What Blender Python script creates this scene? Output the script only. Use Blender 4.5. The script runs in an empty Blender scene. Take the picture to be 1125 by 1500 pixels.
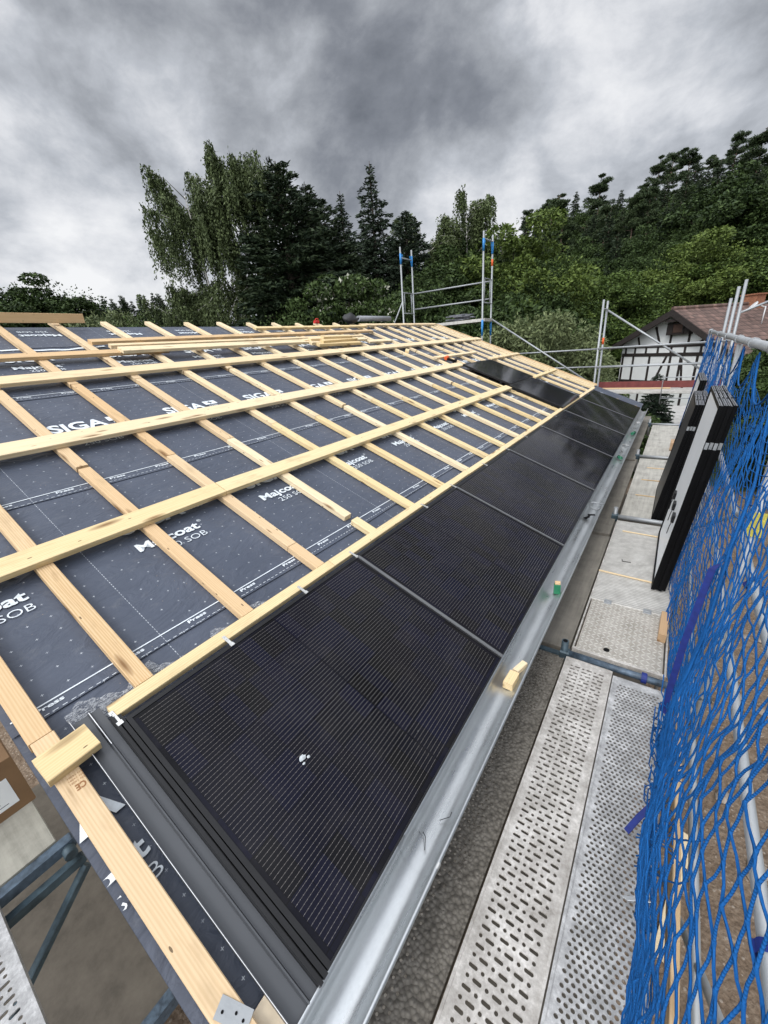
import bpy, bmesh, math, random
import numpy as np
from mathutils import Matrix, Vector
random.seed(7)
C = bpy.context.scene.collection
SC = bpy.context.scene
PI = math.pi

# ------------------------------------------------------------------ helpers
def setp(o, label=None, cat=None, group=None, kind=None):
    if label: o['label'] = label
    if cat: o['category'] = cat
    if group: o['group'] = group
    if kind: o['kind'] = kind
    return o

def empty(name, M=None, label=None, cat=None, group=None, parent=None):
    o = bpy.data.objects.new(name, None)
    C.objects.link(o)
    o.empty_display_size = 0.1
    if parent: o.parent = parent
    if M is not None: o.matrix_local = M
    return setp(o, label, cat, group)

def link(name, me, parent=None, M=None):
    o = bpy.data.objects.new(name, me)
    C.objects.link(o)
    if parent: o.parent = parent
    if M is not None: o.matrix_local = M
    return o

def copy_tree(o, parent=None, M=None):
    c = o.copy(); C.objects.link(c)
    if parent: c.parent = parent
    if M is not None: c.matrix_local = M
    for ch in list(o.children): copy_tree(ch, c)
    return c

class MB:
    def __init__(s): s.v = []; s.f = []; s.m = []; s.sm = []
    def add(s, vs, fs, mat=0, smooth=False):
        b = len(s.v); s.v += [tuple(v) for v in vs]
        for f in fs: s.f.append(tuple(i + b for i in f)); s.m.append(mat); s.sm.append(smooth)
    def box(s, x0, x1, y0, y1, z0, z1, mat=0, M=None, ch=0.0):
        if ch > 0:
            pts = []
            for x, sx in ((x0, 1), (x1, -1)):
                for (y, z) in ((y0 + ch, z0), (y1 - ch, z0), (y1, z0 + ch), (y1, z1 - ch), (y1 - ch, z1), (y0 + ch, z1), (y0, z1 - ch), (y0, z0 + ch)):
                    pts.append(Vector((x, y, z)))
            fs = [(i, (i + 1) % 8, 8 + (i + 1) % 8, 8 + i) for i in range(8)] + [tuple(range(7, -1, -1)), tuple(range(8, 16))]
        else:
            pts = [Vector((x, y, z)) for z in (z0, z1) for y in (y0, y1) for x in (x0, x1)]
            fs = [(0, 2, 3, 1), (4, 5, 7, 6), (0, 1, 5, 4), (2, 6, 7, 3), (0, 4, 6, 2), (1, 3, 7, 5)]
        if M is not None: pts = [M @ p for p in pts]
        s.add(pts, fs, mat)
        return s
    def tube(s, pts, r, n=8, mat=0, cap=True, smooth=True):
        pts = [Vector(p) for p in pts]
        rs = r if isinstance(r, (list, tuple)) else [r] * len(pts)
        ring = []; up = None
        for i, p in enumerate(pts):
            d = (pts[min(i + 1, len(pts) - 1)] - pts[max(i - 1, 0)])
            d = d.normalized() if d.length > 1e-9 else Vector((0, 0, 1))
            if up is None:
                up = Vector((0, 0, 1)) if abs(d.z) < .9 else Vector((1, 0, 0))
            a = d.cross(up)
            if a.length < 1e-6: a = d.orthogonal()
            a.normalize(); b = a.cross(d).normalized(); up = b
            for k in range(n):
                t = 2 * PI * k / n
                ring.append(p + a * math.cos(t) * rs[i] + b * math.sin(t) * rs[i])
        fs = []
        for i in range(len(pts) - 1):
            for k in range(n):
                fs.append((i * n + k, i * n + (k + 1) % n, (i + 1) * n + (k + 1) % n, (i + 1) * n + k))
        s.add(ring, fs, mat, smooth)
        if cap:
            b = len(s.v) - len(ring)
            s.f.append(tuple(b + k for k in range(n - 1, -1, -1))); s.m.append(mat); s.sm.append(False)
            e = b + (len(pts) - 1) * n
            s.f.append(tuple(e + k for k in range(n))); s.m.append(mat); s.sm.append(False)
        return s
    def prism(s, prof, y0, y1, mat=0, closed=True, smooth=False, M=None):
        """profile of (x, z) points swept along y"""
        n = len(prof)
        pts = [Vector((x, y0, z)) for x, z in prof] + [Vector((x, y1, z)) for x, z in prof]
        if M is not None: pts = [M @ p for p in pts]
        m = n if closed else n - 1
        fs = [(i, (i + 1) % n, n + (i + 1) % n, n + i) for i in range(m)]
        s.add(pts, fs, mat, smooth)
        if closed:
            b = len(s.v) - 2 * n
            s.f.append(tuple(b + i for i in range(n - 1, -1, -1))); s.m.append(mat); s.sm.append(False)
            s.f.append(tuple(b + n + i for i in range(n))); s.m.append(mat); s.sm.append(False)
        return s
    def mesh(s, name, mats, fixn=True):
        me = bpy.data.meshes.new(name)
        me.from_pydata(s.v, [], s.f)
        for m in (mats if isinstance(mats, (list, tuple)) else [mats]): me.materials.append(m)
        me.polygons.foreach_set('material_index', s.m)
        me.polygons.foreach_set('use_smooth', s.sm)
        if fixn:
            bm = bmesh.new(); bm.from_mesh(me); bmesh.ops.recalc_face_normals(bm, faces=bm.faces[:]); bm.to_mesh(me); bm.free()
        me.update()
        return me
    def build(s, name, mats, parent=None, M=None, fixn=True):
        return link(name, s.mesh(name, mats, fixn), parent, M)

def T(x, y, z): return Matrix.Translation((x, y, z))
def RZ(a): return Matrix.Rotation(a, 4, 'Z')
def RX(a): return Matrix.Rotation(a, 4, 'X')
def RY(a): return Matrix.Rotation(a, 4, 'Y')

# roof frame: u along the eave, v up the slope, w out of the roof; origin = lower edge of the panels
S = 0.38105
UU = Vector((0, 1, 0)); VV = Vector((-math.cos(S), 0, math.sin(S))); WW = Vector((math.sin(S), 0, math.cos(S)))
ROOF = Matrix(((UU.x, VV.x, WW.x, 0), (UU.y, VV.y, WW.y, 0), (UU.z, VV.z, WW.z, 0), (0, 0, 0, 1)))
def RF(u, v, w=0, yaw=0): return ROOF @ T(u, v, w) @ RZ(yaw)
RIDGE = 7.12
L = 1.762
HP = 1.2528

# ------------------------------------------------------------------ materials
class NT:
    def __init__(s, name):
        s.mat = bpy.data.materials.new(name); s.mat.use_nodes = True
        s.t = s.mat.node_tree; s.b = s.t.nodes['Principled BSDF']
    def n(s, typ, **kw):
        nd = s.t.nodes.new(typ)
        for k, v in kw.items():
            if k.startswith('i_'):
                key = k[2:]
                key = int(key) if key.isdigit() else key.replace('_', ' ')
                if hasattr(v, 'is_linked'): s.t.links.new(v, nd.inputs[key])
                else: nd.inputs[key].default_value = v
            else: setattr(nd, k, v)
        return nd
    def l(s, a, b): s.t.links.new(a, b)
    def math(s, op, a, b=None, c=None):
        nd = s.t.nodes.new('ShaderNodeMath'); nd.operation = op
        for i, v in enumerate((a, b, c)):
            if v is None: continue
            if hasattr(v, 'is_linked'): s.t.links.new(v, nd.inputs[i])
            else: nd.inputs[i].default_value = v
        return nd.outputs[0]
    def ramp(s, fac, stops):
        nd = s.t.nodes.new('ShaderNodeValToRGB'); e = nd.color_ramp.elements
        while len(e) > 1: e.remove(e[0])
        e[0].position = stops[0][0]; e[0].color = (*stops[0][1], 1)
        for p, c in stops[1:]:
            x = e.new(p); x.color = (*c, 1)
        s.l(fac, nd.inputs[0]); return nd.outputs[0]
    def mix(s, fac, a, b, blend='MIX'):
        nd = s.t.nodes.new('ShaderNodeMix'); nd.data_type = 'RGBA'; nd.blend_type = blend
        for key, v in ((0, fac), (6, a), (7, b)):
            if hasattr(v, 'is_linked'): s.l(v, nd.inputs[key])
            else: nd.inputs[key].default_value = v if key == 0 else (*v, 1)
        return nd.outputs[2]
    def noise(s, vec=None, scale=5, detail=4, rough=.55, dist=0):
        nd = s.n('ShaderNodeTexNoise'); nd.inputs['Scale'].default_value = scale; nd.inputs['Detail'].default_value = detail
        nd.inputs['Roughness'].default_value = rough; nd.inputs['Distortion'].default_value = dist
        if vec is not None: s.l(vec, nd.inputs['Vector'])
        return nd.outputs['Fac']
    def obj(s): return s.n('ShaderNodeTexCoord').outputs['Object']
    def mapping(s, vec, scale=(1, 1, 1), loc=None, rot=None):
        nd = s.n('ShaderNodeMapping'); s.l(vec, nd.inputs[0]); nd.inputs['Scale'].default_value = scale
        if loc is not None:
            if hasattr(loc, 'is_linked'): s.l(loc, nd.inputs['Location'])
            else: nd.inputs['Location'].default_value = loc
        if rot: nd.inputs['Rotation'].default_value = rot
        return nd.outputs[0]
    def bump(s, h, strength=.3, dist=.01):
        nd = s.n('ShaderNodeBump'); nd.inputs['Strength'].default_value = strength; nd.inputs['Distance'].default_value = dist
        s.l(h, nd.inputs['Height']); s.l(nd.outputs[0], s.b.inputs['Normal'])
    def set(s, **kw):
        for k, v in kw.items():
            key = k.replace('_', ' ')
            if hasattr(v, 'is_linked'): s.l(v, s.b.inputs[key])
            elif isinstance(v, tuple) and len(v) == 3: s.b.inputs[key].default_value = (*v, 1)
            else: s.b.inputs[key].default_value = v
        return s
    def rand(s): return s.n('ShaderNodeObjectInfo').outputs['Random']

def plain(name, col, rough=.5, metal=0, var=.15, scale=8, bump=0, spec=.5):
    m = NT(name); v = m.obj()
    f = m.noise(v, scale, 5, .6)
    c = m.ramp(f, [(.3, tuple(x * (1 - var) for x in col)), (.7, tuple(min(1, x * (1 + var)) for x in col))])
    m.set(Base_Color=c, Roughness=rough, Metallic=metal, Specular_IOR_Level=spec)
    if bump: m.bump(m.noise(v, scale * 6, 4), bump, .005)
    return m.mat

def wood(name, light, dark, knot=(.16, .075, .025), sat=1.0):
    m = NT(name); v = m.obj(); r = m.rand()
    off = m.n('ShaderNodeCombineXYZ', i_0=m.math('MULTIPLY', r, 37.), i_1=m.math('MULTIPLY', r, 11.), i_2=m.math('MULTIPLY', r, 5.)).outputs[0]
    vv = m.n('ShaderNodeVectorMath', operation='ADD', i_0=v, i_1=off).outputs[0]
    warp = m.noise(m.mapping(vv, (1.3, 4, 4)), 1, 3)
    g = m.mapping(vv, (.9, 42, 42))
    gw = m.n('ShaderNodeVectorMath', operation='ADD', i_0=g, i_1=m.n('ShaderNodeCombineXYZ', i_1=m.math('MULTIPLY', warp, 6.), i_2=m.math('MULTIPLY', warp, 6.)).outputs[0]).outputs[0]
    f = m.noise(gw, 1, 4, .6)
    fib = m.noise(m.mapping(vv, (6, 220, 220)), 1, 2)
    f2 = m.math('ADD', m.math('MULTIPLY', f, .8), m.math('MULTIPLY', fib, .2))
    wv = m.n('ShaderNodeTexWave', wave_type='RINGS', rings_direction='X', i_Vector=m.mapping(vv, (.35, 9, 9)), i_Scale=3.2); wv.inputs['Distortion'].default_value = 5.; wv.inputs['Detail'].default_value = 2.; wv.inputs['Detail Scale'].default_value = 1.2
    f2 = m.math('ADD', m.math('MULTIPLY', f2, .72), m.math('MULTIPLY', wv.outputs['Fac'], .28))
    c = m.ramp(f2, [(.38, dark), (.5, tuple((a + b) / 2 for a, b in zip(light, dark))), (.60, light)])
    # broad tone variation along the piece
    big = m.noise(m.mapping(vv, (.8, 3, 3)), 1, 2)
    c = m.mix(m.math('MULTIPLY', big, .45), c, tuple(x * k for x, k in zip(dark, (.95, .85, .75))))
    # piece to piece tone
    c = m.mix(m.math('MULTIPLY', m.math('FRACT', m.math('MULTIPLY', r, 7.31)), .55), c, tuple(x * k for x, k in zip(light, (.84, .72, .60))))
    c = m.mix(m.math('MULTIPLY', m.math('FRACT', m.math('MULTIPLY', r, 13.7)), .2), c, (.80, .72, .56))
    vo = m.n('ShaderNodeTexVoronoi', feature='F1', i_Vector=m.mapping(vv, (2.3, 11, 11)), i_Scale=1.0)
    k = m.math('LESS_THAN', vo.outputs['Distance'], m.math('MULTIPLY', vo.outputs['Color'], .16))
    kr = m.ramp(m.math('DIVIDE', vo.outputs['Distance'], m.math('ADD', m.math('MULTIPLY', vo.outputs['Color'], .30), .01)), [(.25, (1, 1, 1)), (.8, (.35, .35, .35)), (1., (0, 0, 0))])
    c = m.mix(m.math('MULTIPLY', kr, .85), c, knot)
    v2 = m.n('ShaderNodeTexVoronoi', feature='F1', i_Vector=m.mapping(vv, (7.5, 24, 24)), i_Scale=1.0)
    dots = m.math('MULTIPLY', m.math('LESS_THAN', v2.outputs['Distance'], .095), m.math('GREATER_THAN', v2.outputs['Color'], .5))
    c = m.mix(m.math('MULTIPLY', dots, .8), c, (.05, .03, .015))
    dirt = m.ramp(m.noise(m.mapping(vv, (3, 9, 9)), 1, 5), [(.56, (0, 0, 0)), (.8, (.5, .5, .5))])
    c = m.mix(dirt, c, tuple(x * .45 for x in dark))
    m.set(Base_Color=c, Roughness=.75, Specular_IOR_Level=.25)
    m.bump(f2, .25, .002)
    return m.mat

M_ = {}
M_['tan'] = wood('tan timber', (.70, .53, .325), (.52, .36, .19))
M_['pale'] = wood('pale new timber', (.82, .70, .48), (.66, .53, .33))
M_['yellow'] = wood('yellow timber', (.79, .65, .385), (.63, .49, .25))
M_['offcut'] = wood('brown offcut', (.45, .27, .12), (.33, .18, .075))
M_['darkwood'] = plain('dark stained beam', (.022, .016, .014), .7, var=.3)
M_['redboard'] = plain('red toe board', (.15, .032, .03), .7, var=.25)
M_['ply'] = plain('pale plywood', (.62, .52, .38), .7)

def underlay_mat():
    m = NT('roofing underlay'); v = m.obj()
    sx = m.n('ShaderNodeSeparateXYZ', i_0=v)
    u, w = sx.outputs[0], sx.outputs[1]
    pu, pv = .107, .1115
    cu = m.math('SUBTRACT', m.math('FRACT', m.math('DIVIDE', m.math('ADD', u, .0065 + pu / 2 + pu * 100), pu)), .5)
    cv = m.math('SUBTRACT', m.math('FRACT', m.math('DIVIDE', m.math('ADD', w, -1.665 + pv / 2 + pv * 100), pv)), .5)
    au = m.math('MULTIPLY', m.math('ABSOLUTE', cu), pu); av = m.math('MULTIPLY', m.math('ABSOLUTE', cv), pv)
    c1 = m.math('MULTIPLY', m.math('LESS_THAN', au, .0012), m.math('LESS_THAN', av, .0065))
    c2 = m.math('MULTIPLY', m.math('LESS_THAN', av, .0012), m.math('LESS_THAN', au, .0065))
    cross = m.math('MAXIMUM', c1, c2)
    # dotted line up the slope every 1.07 m
    du = m.math('MULTIPLY', m.math('ABSOLUTE', m.math('SUBTRACT', m.math('FRACT', m.math('DIVIDE', m.math('ADD', u, -.427 + .535 + 107.), 1.07)), .5)), 1.07)
    dash = m.math('LESS_THAN', m.math('FRACT', m.math('MULTIPLY', w, 45.)), .6)
    line = m.math('MULTIPLY', m.math('LESS_THAN', du, .0018), dash)
    near = m.math('GREATER_THAN', du, .03)
    mark = m.math('MAXIMUM', m.math('MULTIPLY', cross, near), line)
    wear = m.ramp(m.noise(v, 30, 3), [(.35, (.35, .35, .35)), (.6, (1, 1, 1))])
    n1 = m.noise(v, 2.2, 5, .6)
    base = m.ramp(n1, [(.3, (.056, .067, .094)), (.7, (.073, .086, .118))])
    scuff = m.ramp(m.noise(m.mapping(v, (3, 6, 1)), 3, 6, .7), [(.55, (0, 0, 0)), (.8, (.35, .35, .35))])
    base = m.mix(scuff, base, (.17, .175, .185))
    vs = m.n('ShaderNodeTexVoronoi', feature='F1', i_Vector=v, i_Scale=38.)
    saw = m.math('MULTIPLY', m.math('LESS_THAN', vs.outputs['Distance'], .07), m.math('MULTIPLY', m.math('GREATER_THAN', vs.outputs['Color'], .6), m.math('GREATER_THAN', m.noise(v, 1.7, 3), .52)))
    base = m.mix(m.math('MULTIPLY', saw, .7), base, (.45, .33, .18))
    c = m.mix(m.math('MULTIPLY', mark, m.math('MULTIPLY', wear, .8)), base, (.62, .66, .7))
    m.set(Base_Color=c, Roughness=.5, Specular_IOR_Level=.35)
    wr = m.noise(m.mapping(v, (2.2, 4.5, 1)), 1.8, 4, .55, 1.2)
    fine = m.noise(v, 160, 2)
    m.bump(m.math('ADD', m.math('MULTIPLY', wr, 1.), m.math('MULTIPLY', fine, .02)), .36, .05)
    return m.mat
M_['under'] = underlay_mat()
M_['print'] = plain('white print', (.66, .71, .75), .55, var=.12, scale=25)
M_['printdark'] = plain('dark print', (.05, .055, .07), .5)
def film():
    m = NT('clear plastic film'); v = m.obj()
    a = m.noise(m.mapping(v, (6, 14, 6)), 3, 5, .7, 1.5)
    cr = m.ramp(a, [(.42, (.10, .10, .10)), (.49, (.55, .55, .55)), (.53, (.9, .9, .9)), (.57, (.3, .3, .3)), (.66, (.08, .08, .08))])
    m.set(Base_Color=(.5, .52, .55), Roughness=.15, Specular_IOR_Level=.8, Alpha=cr); m.bump(a, .9, .03)
    return m.mat
M_['film'] = film()

def glass_mat():
    m = NT('solar cell glass'); v = m.obj()
    sx = m.n('ShaderNodeSeparateXYZ', i_0=v); u, w = sx.outputs[0], sx.outputs[1]
    NB = 60
    pitch = 1.19 / NB
    f = m.math('ABSOLUTE', m.math('SUBTRACT', m.math('FRACT', m.math('DIVIDE', m.math('SUBTRACT', w, .031), pitch)), .5))
    bus = m.math('LESS_THAN', f, .03)
    # tiny solder pads along each wire
    pad = m.math('MULTIPLY', m.math('LESS_THAN', f, .045), m.math('LESS_THAN', m.math('FRACT', m.math('MULTIPLY', u, 58.)), .25))
    inside = m.math('MULTIPLY', m.math('GREATER_THAN', u, .045), m.math('LESS_THAN', u, L - .05))
    inside = m.math('MULTIPLY', inside, m.math('MULTIPLY', m.math('GREATER_THAN', w, .031), m.math('LESS_THAN', w, 1.22)))
    mid = m.math('GREATER_THAN', m.math('ABSOLUTE', m.math('SUBTRACT', u, L / 2)), .004)
    # gaps between cells
    cp = (L - .095) / 18
    gu = m.math('ABSOLUTE', m.math('SUBTRACT', m.math('FRACT', m.math('DIVIDE', m.math('SUBTRACT', u, .045), cp)), .5))
    gapu = m.math('GREATER_THAN', gu, .487)
    gv = m.math('ABSOLUTE', m.math('SUBTRACT', m.math('FRACT', m.math('DIVIDE', m.math('SUBTRACT', w, .031), 1.19 / 6)), .5))
    gapv = m.math('GREATER_THAN', gv, .49)
    gap = m.math('MAXIMUM', gapu, gapv)
    wires = m.math('MULTIPLY', m.math('MULTIPLY', m.math('MAXIMUM', m.math('MULTIPLY', bus, .8), pad), inside), m.math('MULTIPLY', mid, m.math('SUBTRACT', 1., gapv)))
    n1 = m.noise(v, 1.4, 3)
    cell = m.ramp(n1, [(.3, (.0042, .004, .0042)), (.7, (.007, .0068, .008))])
    cellv = m.n('ShaderNodeTexWhiteNoise', noise_dimensions='2D')
    cb = m.n('ShaderNodeCombineXYZ', i_0=m.math('FLOOR', m.math('DIVIDE', m.math('SUBTRACT', u, .045), cp)), i_1=m.math('FLOOR', m.math('DIVIDE', m.math('SUBTRACT', w, .031), 1.19 / 6))).outputs[0]
    m.l(cb, cellv.inputs['Vector'])
    cell = m.mix(m.math('MULTIPLY', cellv.outputs['Value'], .55), cell, (.0055, .0062, .021))
    c = m.mix(m.math('MULTIPLY', gap, .8), cell, (.0025, .0025, .003))
    c = m.mix(m.math('MULTIPLY', wires, .6), c, (.27, .25, .235))
    dust = m.ramp(m.noise(v, 6, 8, .7), [(.5, (0, 0, 0)), (.85, (.035, .035, .035))])
    c = m.mix(dust, c, (.30, .27, .22))
    vo = m.n('ShaderNodeTexVoronoi', feature='F1', i_Vector=m.mapping(v, (3.1, 4.3, 1)), i_Scale=1.)
    spl = m.math('MULTIPLY', m.math('LESS_THAN', vo.outputs['Distance'], m.math('MULTIPLY', m.noise(v, 60, 2), .05)), m.math('GREATER_THAN', vo.outputs['Color'], .7))
    c = m.mix(m.math('MULTIPLY', spl, .25), c, (.3, .3, .3))
    rg = m.ramp(m.noise(v, 9, 6, .65), [(.3, (.05, .05, .05)), (.75, (.13, .13, .13))])
    m.set(Base_Color=c, Roughness=rg, Specular_IOR_Level=.12)
    m.bump(m.noise(v, 2.5, 2), .02, .02)
    return m.mat
M_['glass'] = glass_mat()
M_['black'] = plain('black anodised frame', (.010, .010, .011), .4, 0, .3, 5, spec=.3)
M_['blackmatt'] = plain('black edge', (.003, .003, .0035), .5, 0, .3, 5, spec=.12)
M_['dropping'] = plain('bird dropping', (.42, .45, .46), .8, var=.3, scale=60)
M_['flash'] = plain('anthracite sheet metal', (.066, .07, .077), .42, .15, .06, 3, spec=.5)
M_['flashedge'] = plain('bright cut edge', (.7, .7, .7), .4, .6)
M_['backsheet'] = plain('white back sheet', (.78, .80, .81), .35, 0, .05, 2)
M_['clip'] = plain('steel clip', (.62, .62, .6), .35, .8, .15, 40)

def galv(name, base=(.56, .58, .6), rough=.38, metal=.85, spots=.0):
    m = NT(name); v = m.obj()
    vo = m.n('ShaderNodeTexVoronoi', feature='F1', i_Vector=m.mapping(v, (1, .6, 1)), i_Scale=170.)
    n1 = m.noise(m.mapping(v, (3, .7, 3)), 4, 5, .6)
    f = m.math('ADD', m.math('MULTIPLY', vo.outputs['Color'], .12), m.math('MULTIPLY', n1, .88))
    c = m.ramp(f, [(.25, tuple(x * .82 for x in base)), (.5, base), (.78, tuple(min(1, x * 1.12) for x in base))])
    st = m.ramp(m.noise(v, 14, 7, .7), [(.6, (0, 0, 0)), (.8, (.4, .4, .4))])
    c = m.mix(m.math('MULTIPLY', st, .6), c, (.36, .35, .33))
    m.set(Base_Color=c, Metallic=metal, Roughness=m.ramp(n1, [(.2, (rough - .1,) * 3), (.8, (rough + .15,) * 3)]))
    m.bump(m.noise(v, 25, 3), .08, .004)
    return m.mat
M_['gutter'] = galv('galvanised gutter', (.50, .52, .53), .30, .85)
M_['tube'] = galv('galvanised tube', (.33, .345, .355), .5, .45)
M_['bluepaint'] = plain('worn blue paint', (.07, .10, .135), .5, .2, .6, 20)
M_['bluedark'] = plain('dirty blue grey steel', (.055, .085, .105), .55, .3, .5, 12)
M_['bluebright'] = plain('blue frame paint', (.03, .22, .55), .5, 0, .3, 20)
M_['orange'] = plain('orange sticker', (.75, .12, .03), .6)
M_['yellowtag'] = plain('yellow tag', (.55, .48, .08), .6, var=.3, scale=60)

def steel_deck(name, light=(.52, .50, .47), dark=(.16, .15, .14), bumps=.3, mortar=.55, mscale=7):
    m = NT(name); v = m.obj()
    a = m.noise(v, mscale, 8, .72); b = m.noise(v, 45, 5, .7)
    f = m.math('ADD', m.math('MULTIPLY', a, .65), m.math('MULTIPLY', b, .35))
    c = m.ramp(f, [(.34, dark), (.5, tuple((x + y) / 2 for x, y in zip(light, dark))), (.6, light), (.70, (.74, .73, .71))])
    m.set(Base_Color=c, Roughness=.6, Metallic=.15, Specular_IOR_Level=.4)
    m.bump(m.math('ADD', a, m.math('MULTIPLY', b, .5)), bumps, .006)
    return m.mat
M_['plank1'] = steel_deck('worn steel plank', (.64, .615, .58), (.25, .23, .205), mscale=5)
M_['plank2'] = steel_deck('splashed steel plank', (.52, .52, .52), (.20, .20, .20), mscale=9)

def crusted():
    m = NT('concrete crusted plank'); v = m.obj()
    vo = m.n('ShaderNodeTexVoronoi', feature='F1', i_Vector=v, i_Scale=52.); vo.inputs['Randomness'].default_value = .9
    a = m.noise(v, 9, 7, .65)
    c = m.ramp(m.math('ADD', m.math('MULTIPLY', vo.outputs['Distance'], .5), m.math('MULTIPLY', a, .6)), [(.3, (.22, .203, .178)), (.55, (.155, .142, .122)), (.8, (.085, .077, .066))])
    m.set(Base_Color=c, Roughness=.85, Specular_IOR_Level=.2)
    m.bump(m.math('SUBTRACT', m.math('MULTIPLY', a, .8), vo.outputs['Distance']), .9, .012)
    return m.mat
M_['crust'] = crusted()

def greyboard(name, base, streak=(30, 2, 30)):
    m = NT(name); v = m.obj(); r = m.rand()
    vv = m.n('ShaderNodeVectorMath', operation='ADD', i_0=v, i_1=r).outputs[0]
    a = m.noise(m.mapping(vv, streak), 1, 6, .65); b = m.noise(vv, 5, 7, .7)
    f = m.math('ADD', m.math('MULTIPLY', a, .45), m.math('MULTIPLY', b, .55))
    c = m.ramp(f, [(.3, tuple(x * .55 for x in base)), (.5, base), (.7, tuple(min(1, x * 1.35) for x in base))])
    m.set(Base_Color=c, Roughness=.8, Specular_IOR_Level=.25); m.bump(f, .4, .004)
    return m.mat
M_['greyply'] = greyboard('weathered grey board', (.19, .175, .15))
M_['lightply'] = greyboard('pale weathered ply', (.40, .385, .345))
M_['gableply'] = greyboard('pale grey deck board', (.30, .29, .25), (2, 25, 30))
M_['brownply'] = greyboard('brown film faced ply', (.105, .092, .075), (3, 3, 3))

def alu_rib():
    m = NT('ribbed aluminium'); v = m.obj()
    sy = m.n('ShaderNodeSeparateXYZ', i_0=v).outputs[1]
    f = m.math('PINGPONG', m.math('MULTIPLY', sy, 1.), .014)
    rib = m.math('DIVIDE', f, .014)
    a = m.noise(v, 8, 7, .7)
    groove = m.ramp(rib, [(.12, (1, 1, 1)), (.28, (0, 0, 0))])
    c = m.ramp(a, [(.3, (.36, .345, .32)), (.6, (.58, .565, .53)), (.75, (.66, .65, .62))])
    c = m.mix(m.math('MULTIPLY', groove, .75), c, (.16, .15, .13))
    m.set(Base_Color=c, Metallic=.2, Roughness=.55)
    m.bump(rib, .5, .006)
    return m.mat
M_['rib'] = alu_rib()

def checker():
    m = NT('checker plate'); v = m.obj()
    def lens(rot, ph):
        q = m.n('ShaderNodeSeparateXYZ', i_0=m.mapping(v, (1, 1, 1), (ph, ph, 0), (0, 0, rot)))
        a = m.math('SUBTRACT', m.math('FRACT', m.math('DIVIDE', q.outputs[0], .05)), .5)
        b = m.math('SUBTRACT', m.math('FRACT', m.math('DIVIDE', q.outputs[1], .05)), .5)
        d = m.math('ADD', m.math('MULTIPLY', m.math('MULTIPLY', a, a), 5.), m.math('MULTIPLY', m.math('MULTIPLY', b, b), 55.))
        return m.math('SUBTRACT', 1., m.math('MINIMUM', d, 1.))
    h = m.math('MAXIMUM', lens(.785, 0.), lens(-.785, .025))
    a = m.noise(v, 7, 7, .7)
    c = m.ramp(a, [(.3, (.28, .255, .215)), (.55, (.42, .39, .345)), (.75, (.55, .53, .48))])
    c = m.mix(m.math('MULTIPLY', h, .8), c, (.68, .66, .61))
    m.set(Base_Color=c, Metallic=.25, Roughness=.5); m.bump(h, .6, .005)
    return m.mat
M_['checker'] = checker()

def rope_mat(name, col, scale):
    m = NT(name); v = m.obj()
    n1 = m.noise(v, 3, 3)
    w = m.n('ShaderNodeTexWave', wave_type='BANDS', bands_direction='Z', i_Vector=v, i_Scale=scale); w.inputs['Distortion'].default_value = 2.
    c = m.ramp(n1, [(.3, tuple(x * .75 for x in col)), (.7, tuple(x * 1.2 for x in col))])
    c = m.mix(m.math('MULTIPLY', w.outputs['Fac'], .35), c, tuple(min(1, x * 1.5 + .006) for x in col))
    m.set(Base_Color=c, Roughness=.8, Specular_IOR_Level=.2); m.bump(w.outputs['Fac'], .6, .003)
    return m.mat
M_['net'] = rope_mat('blue net rope', (.005, .082, .27), 60)
M_['strap'] = plain('dark blue webbing', (.008, .022, .17), .6, 0, .25, 30)

# ------------------------------------------------------------------ camera
f_px, cx = 582.227, 562.5
Rw = [[0.8202258, 0.5671758, -0.0744393], [0.1587383, -0.3506922, -0.9229394], [-0.5495742, 0.7452024, -0.3776794]]
cam = bpy.data.cameras.new('camera'); co = bpy.data.objects.new('camera', cam); C.objects.link(co)
rt, dn, fw = (Vector(r) for r in Rw)
mw = Matrix.Identity(4)
for i in range(3):
    mw[i][0] = rt[i]; mw[i][1] = -dn[i]; mw[i][2] = -fw[i]
mw[0][3], mw[1][3], mw[2][3] = 0.64637, -0.2936, 1.92411
co.matrix_world = mw
cam.sensor_fit = 'HORIZONTAL'; cam.sensor_width = 36; cam.lens = f_px / 1125 * 36
cam.clip_start = .02; cam.clip_end = 2000
SC.camera = co
SC.view_settings.view_transform = 'Standard'; SC.view_settings.look = 'None'
SC.view_settings.exposure = 0; SC.view_settings.gamma = 1

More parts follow.
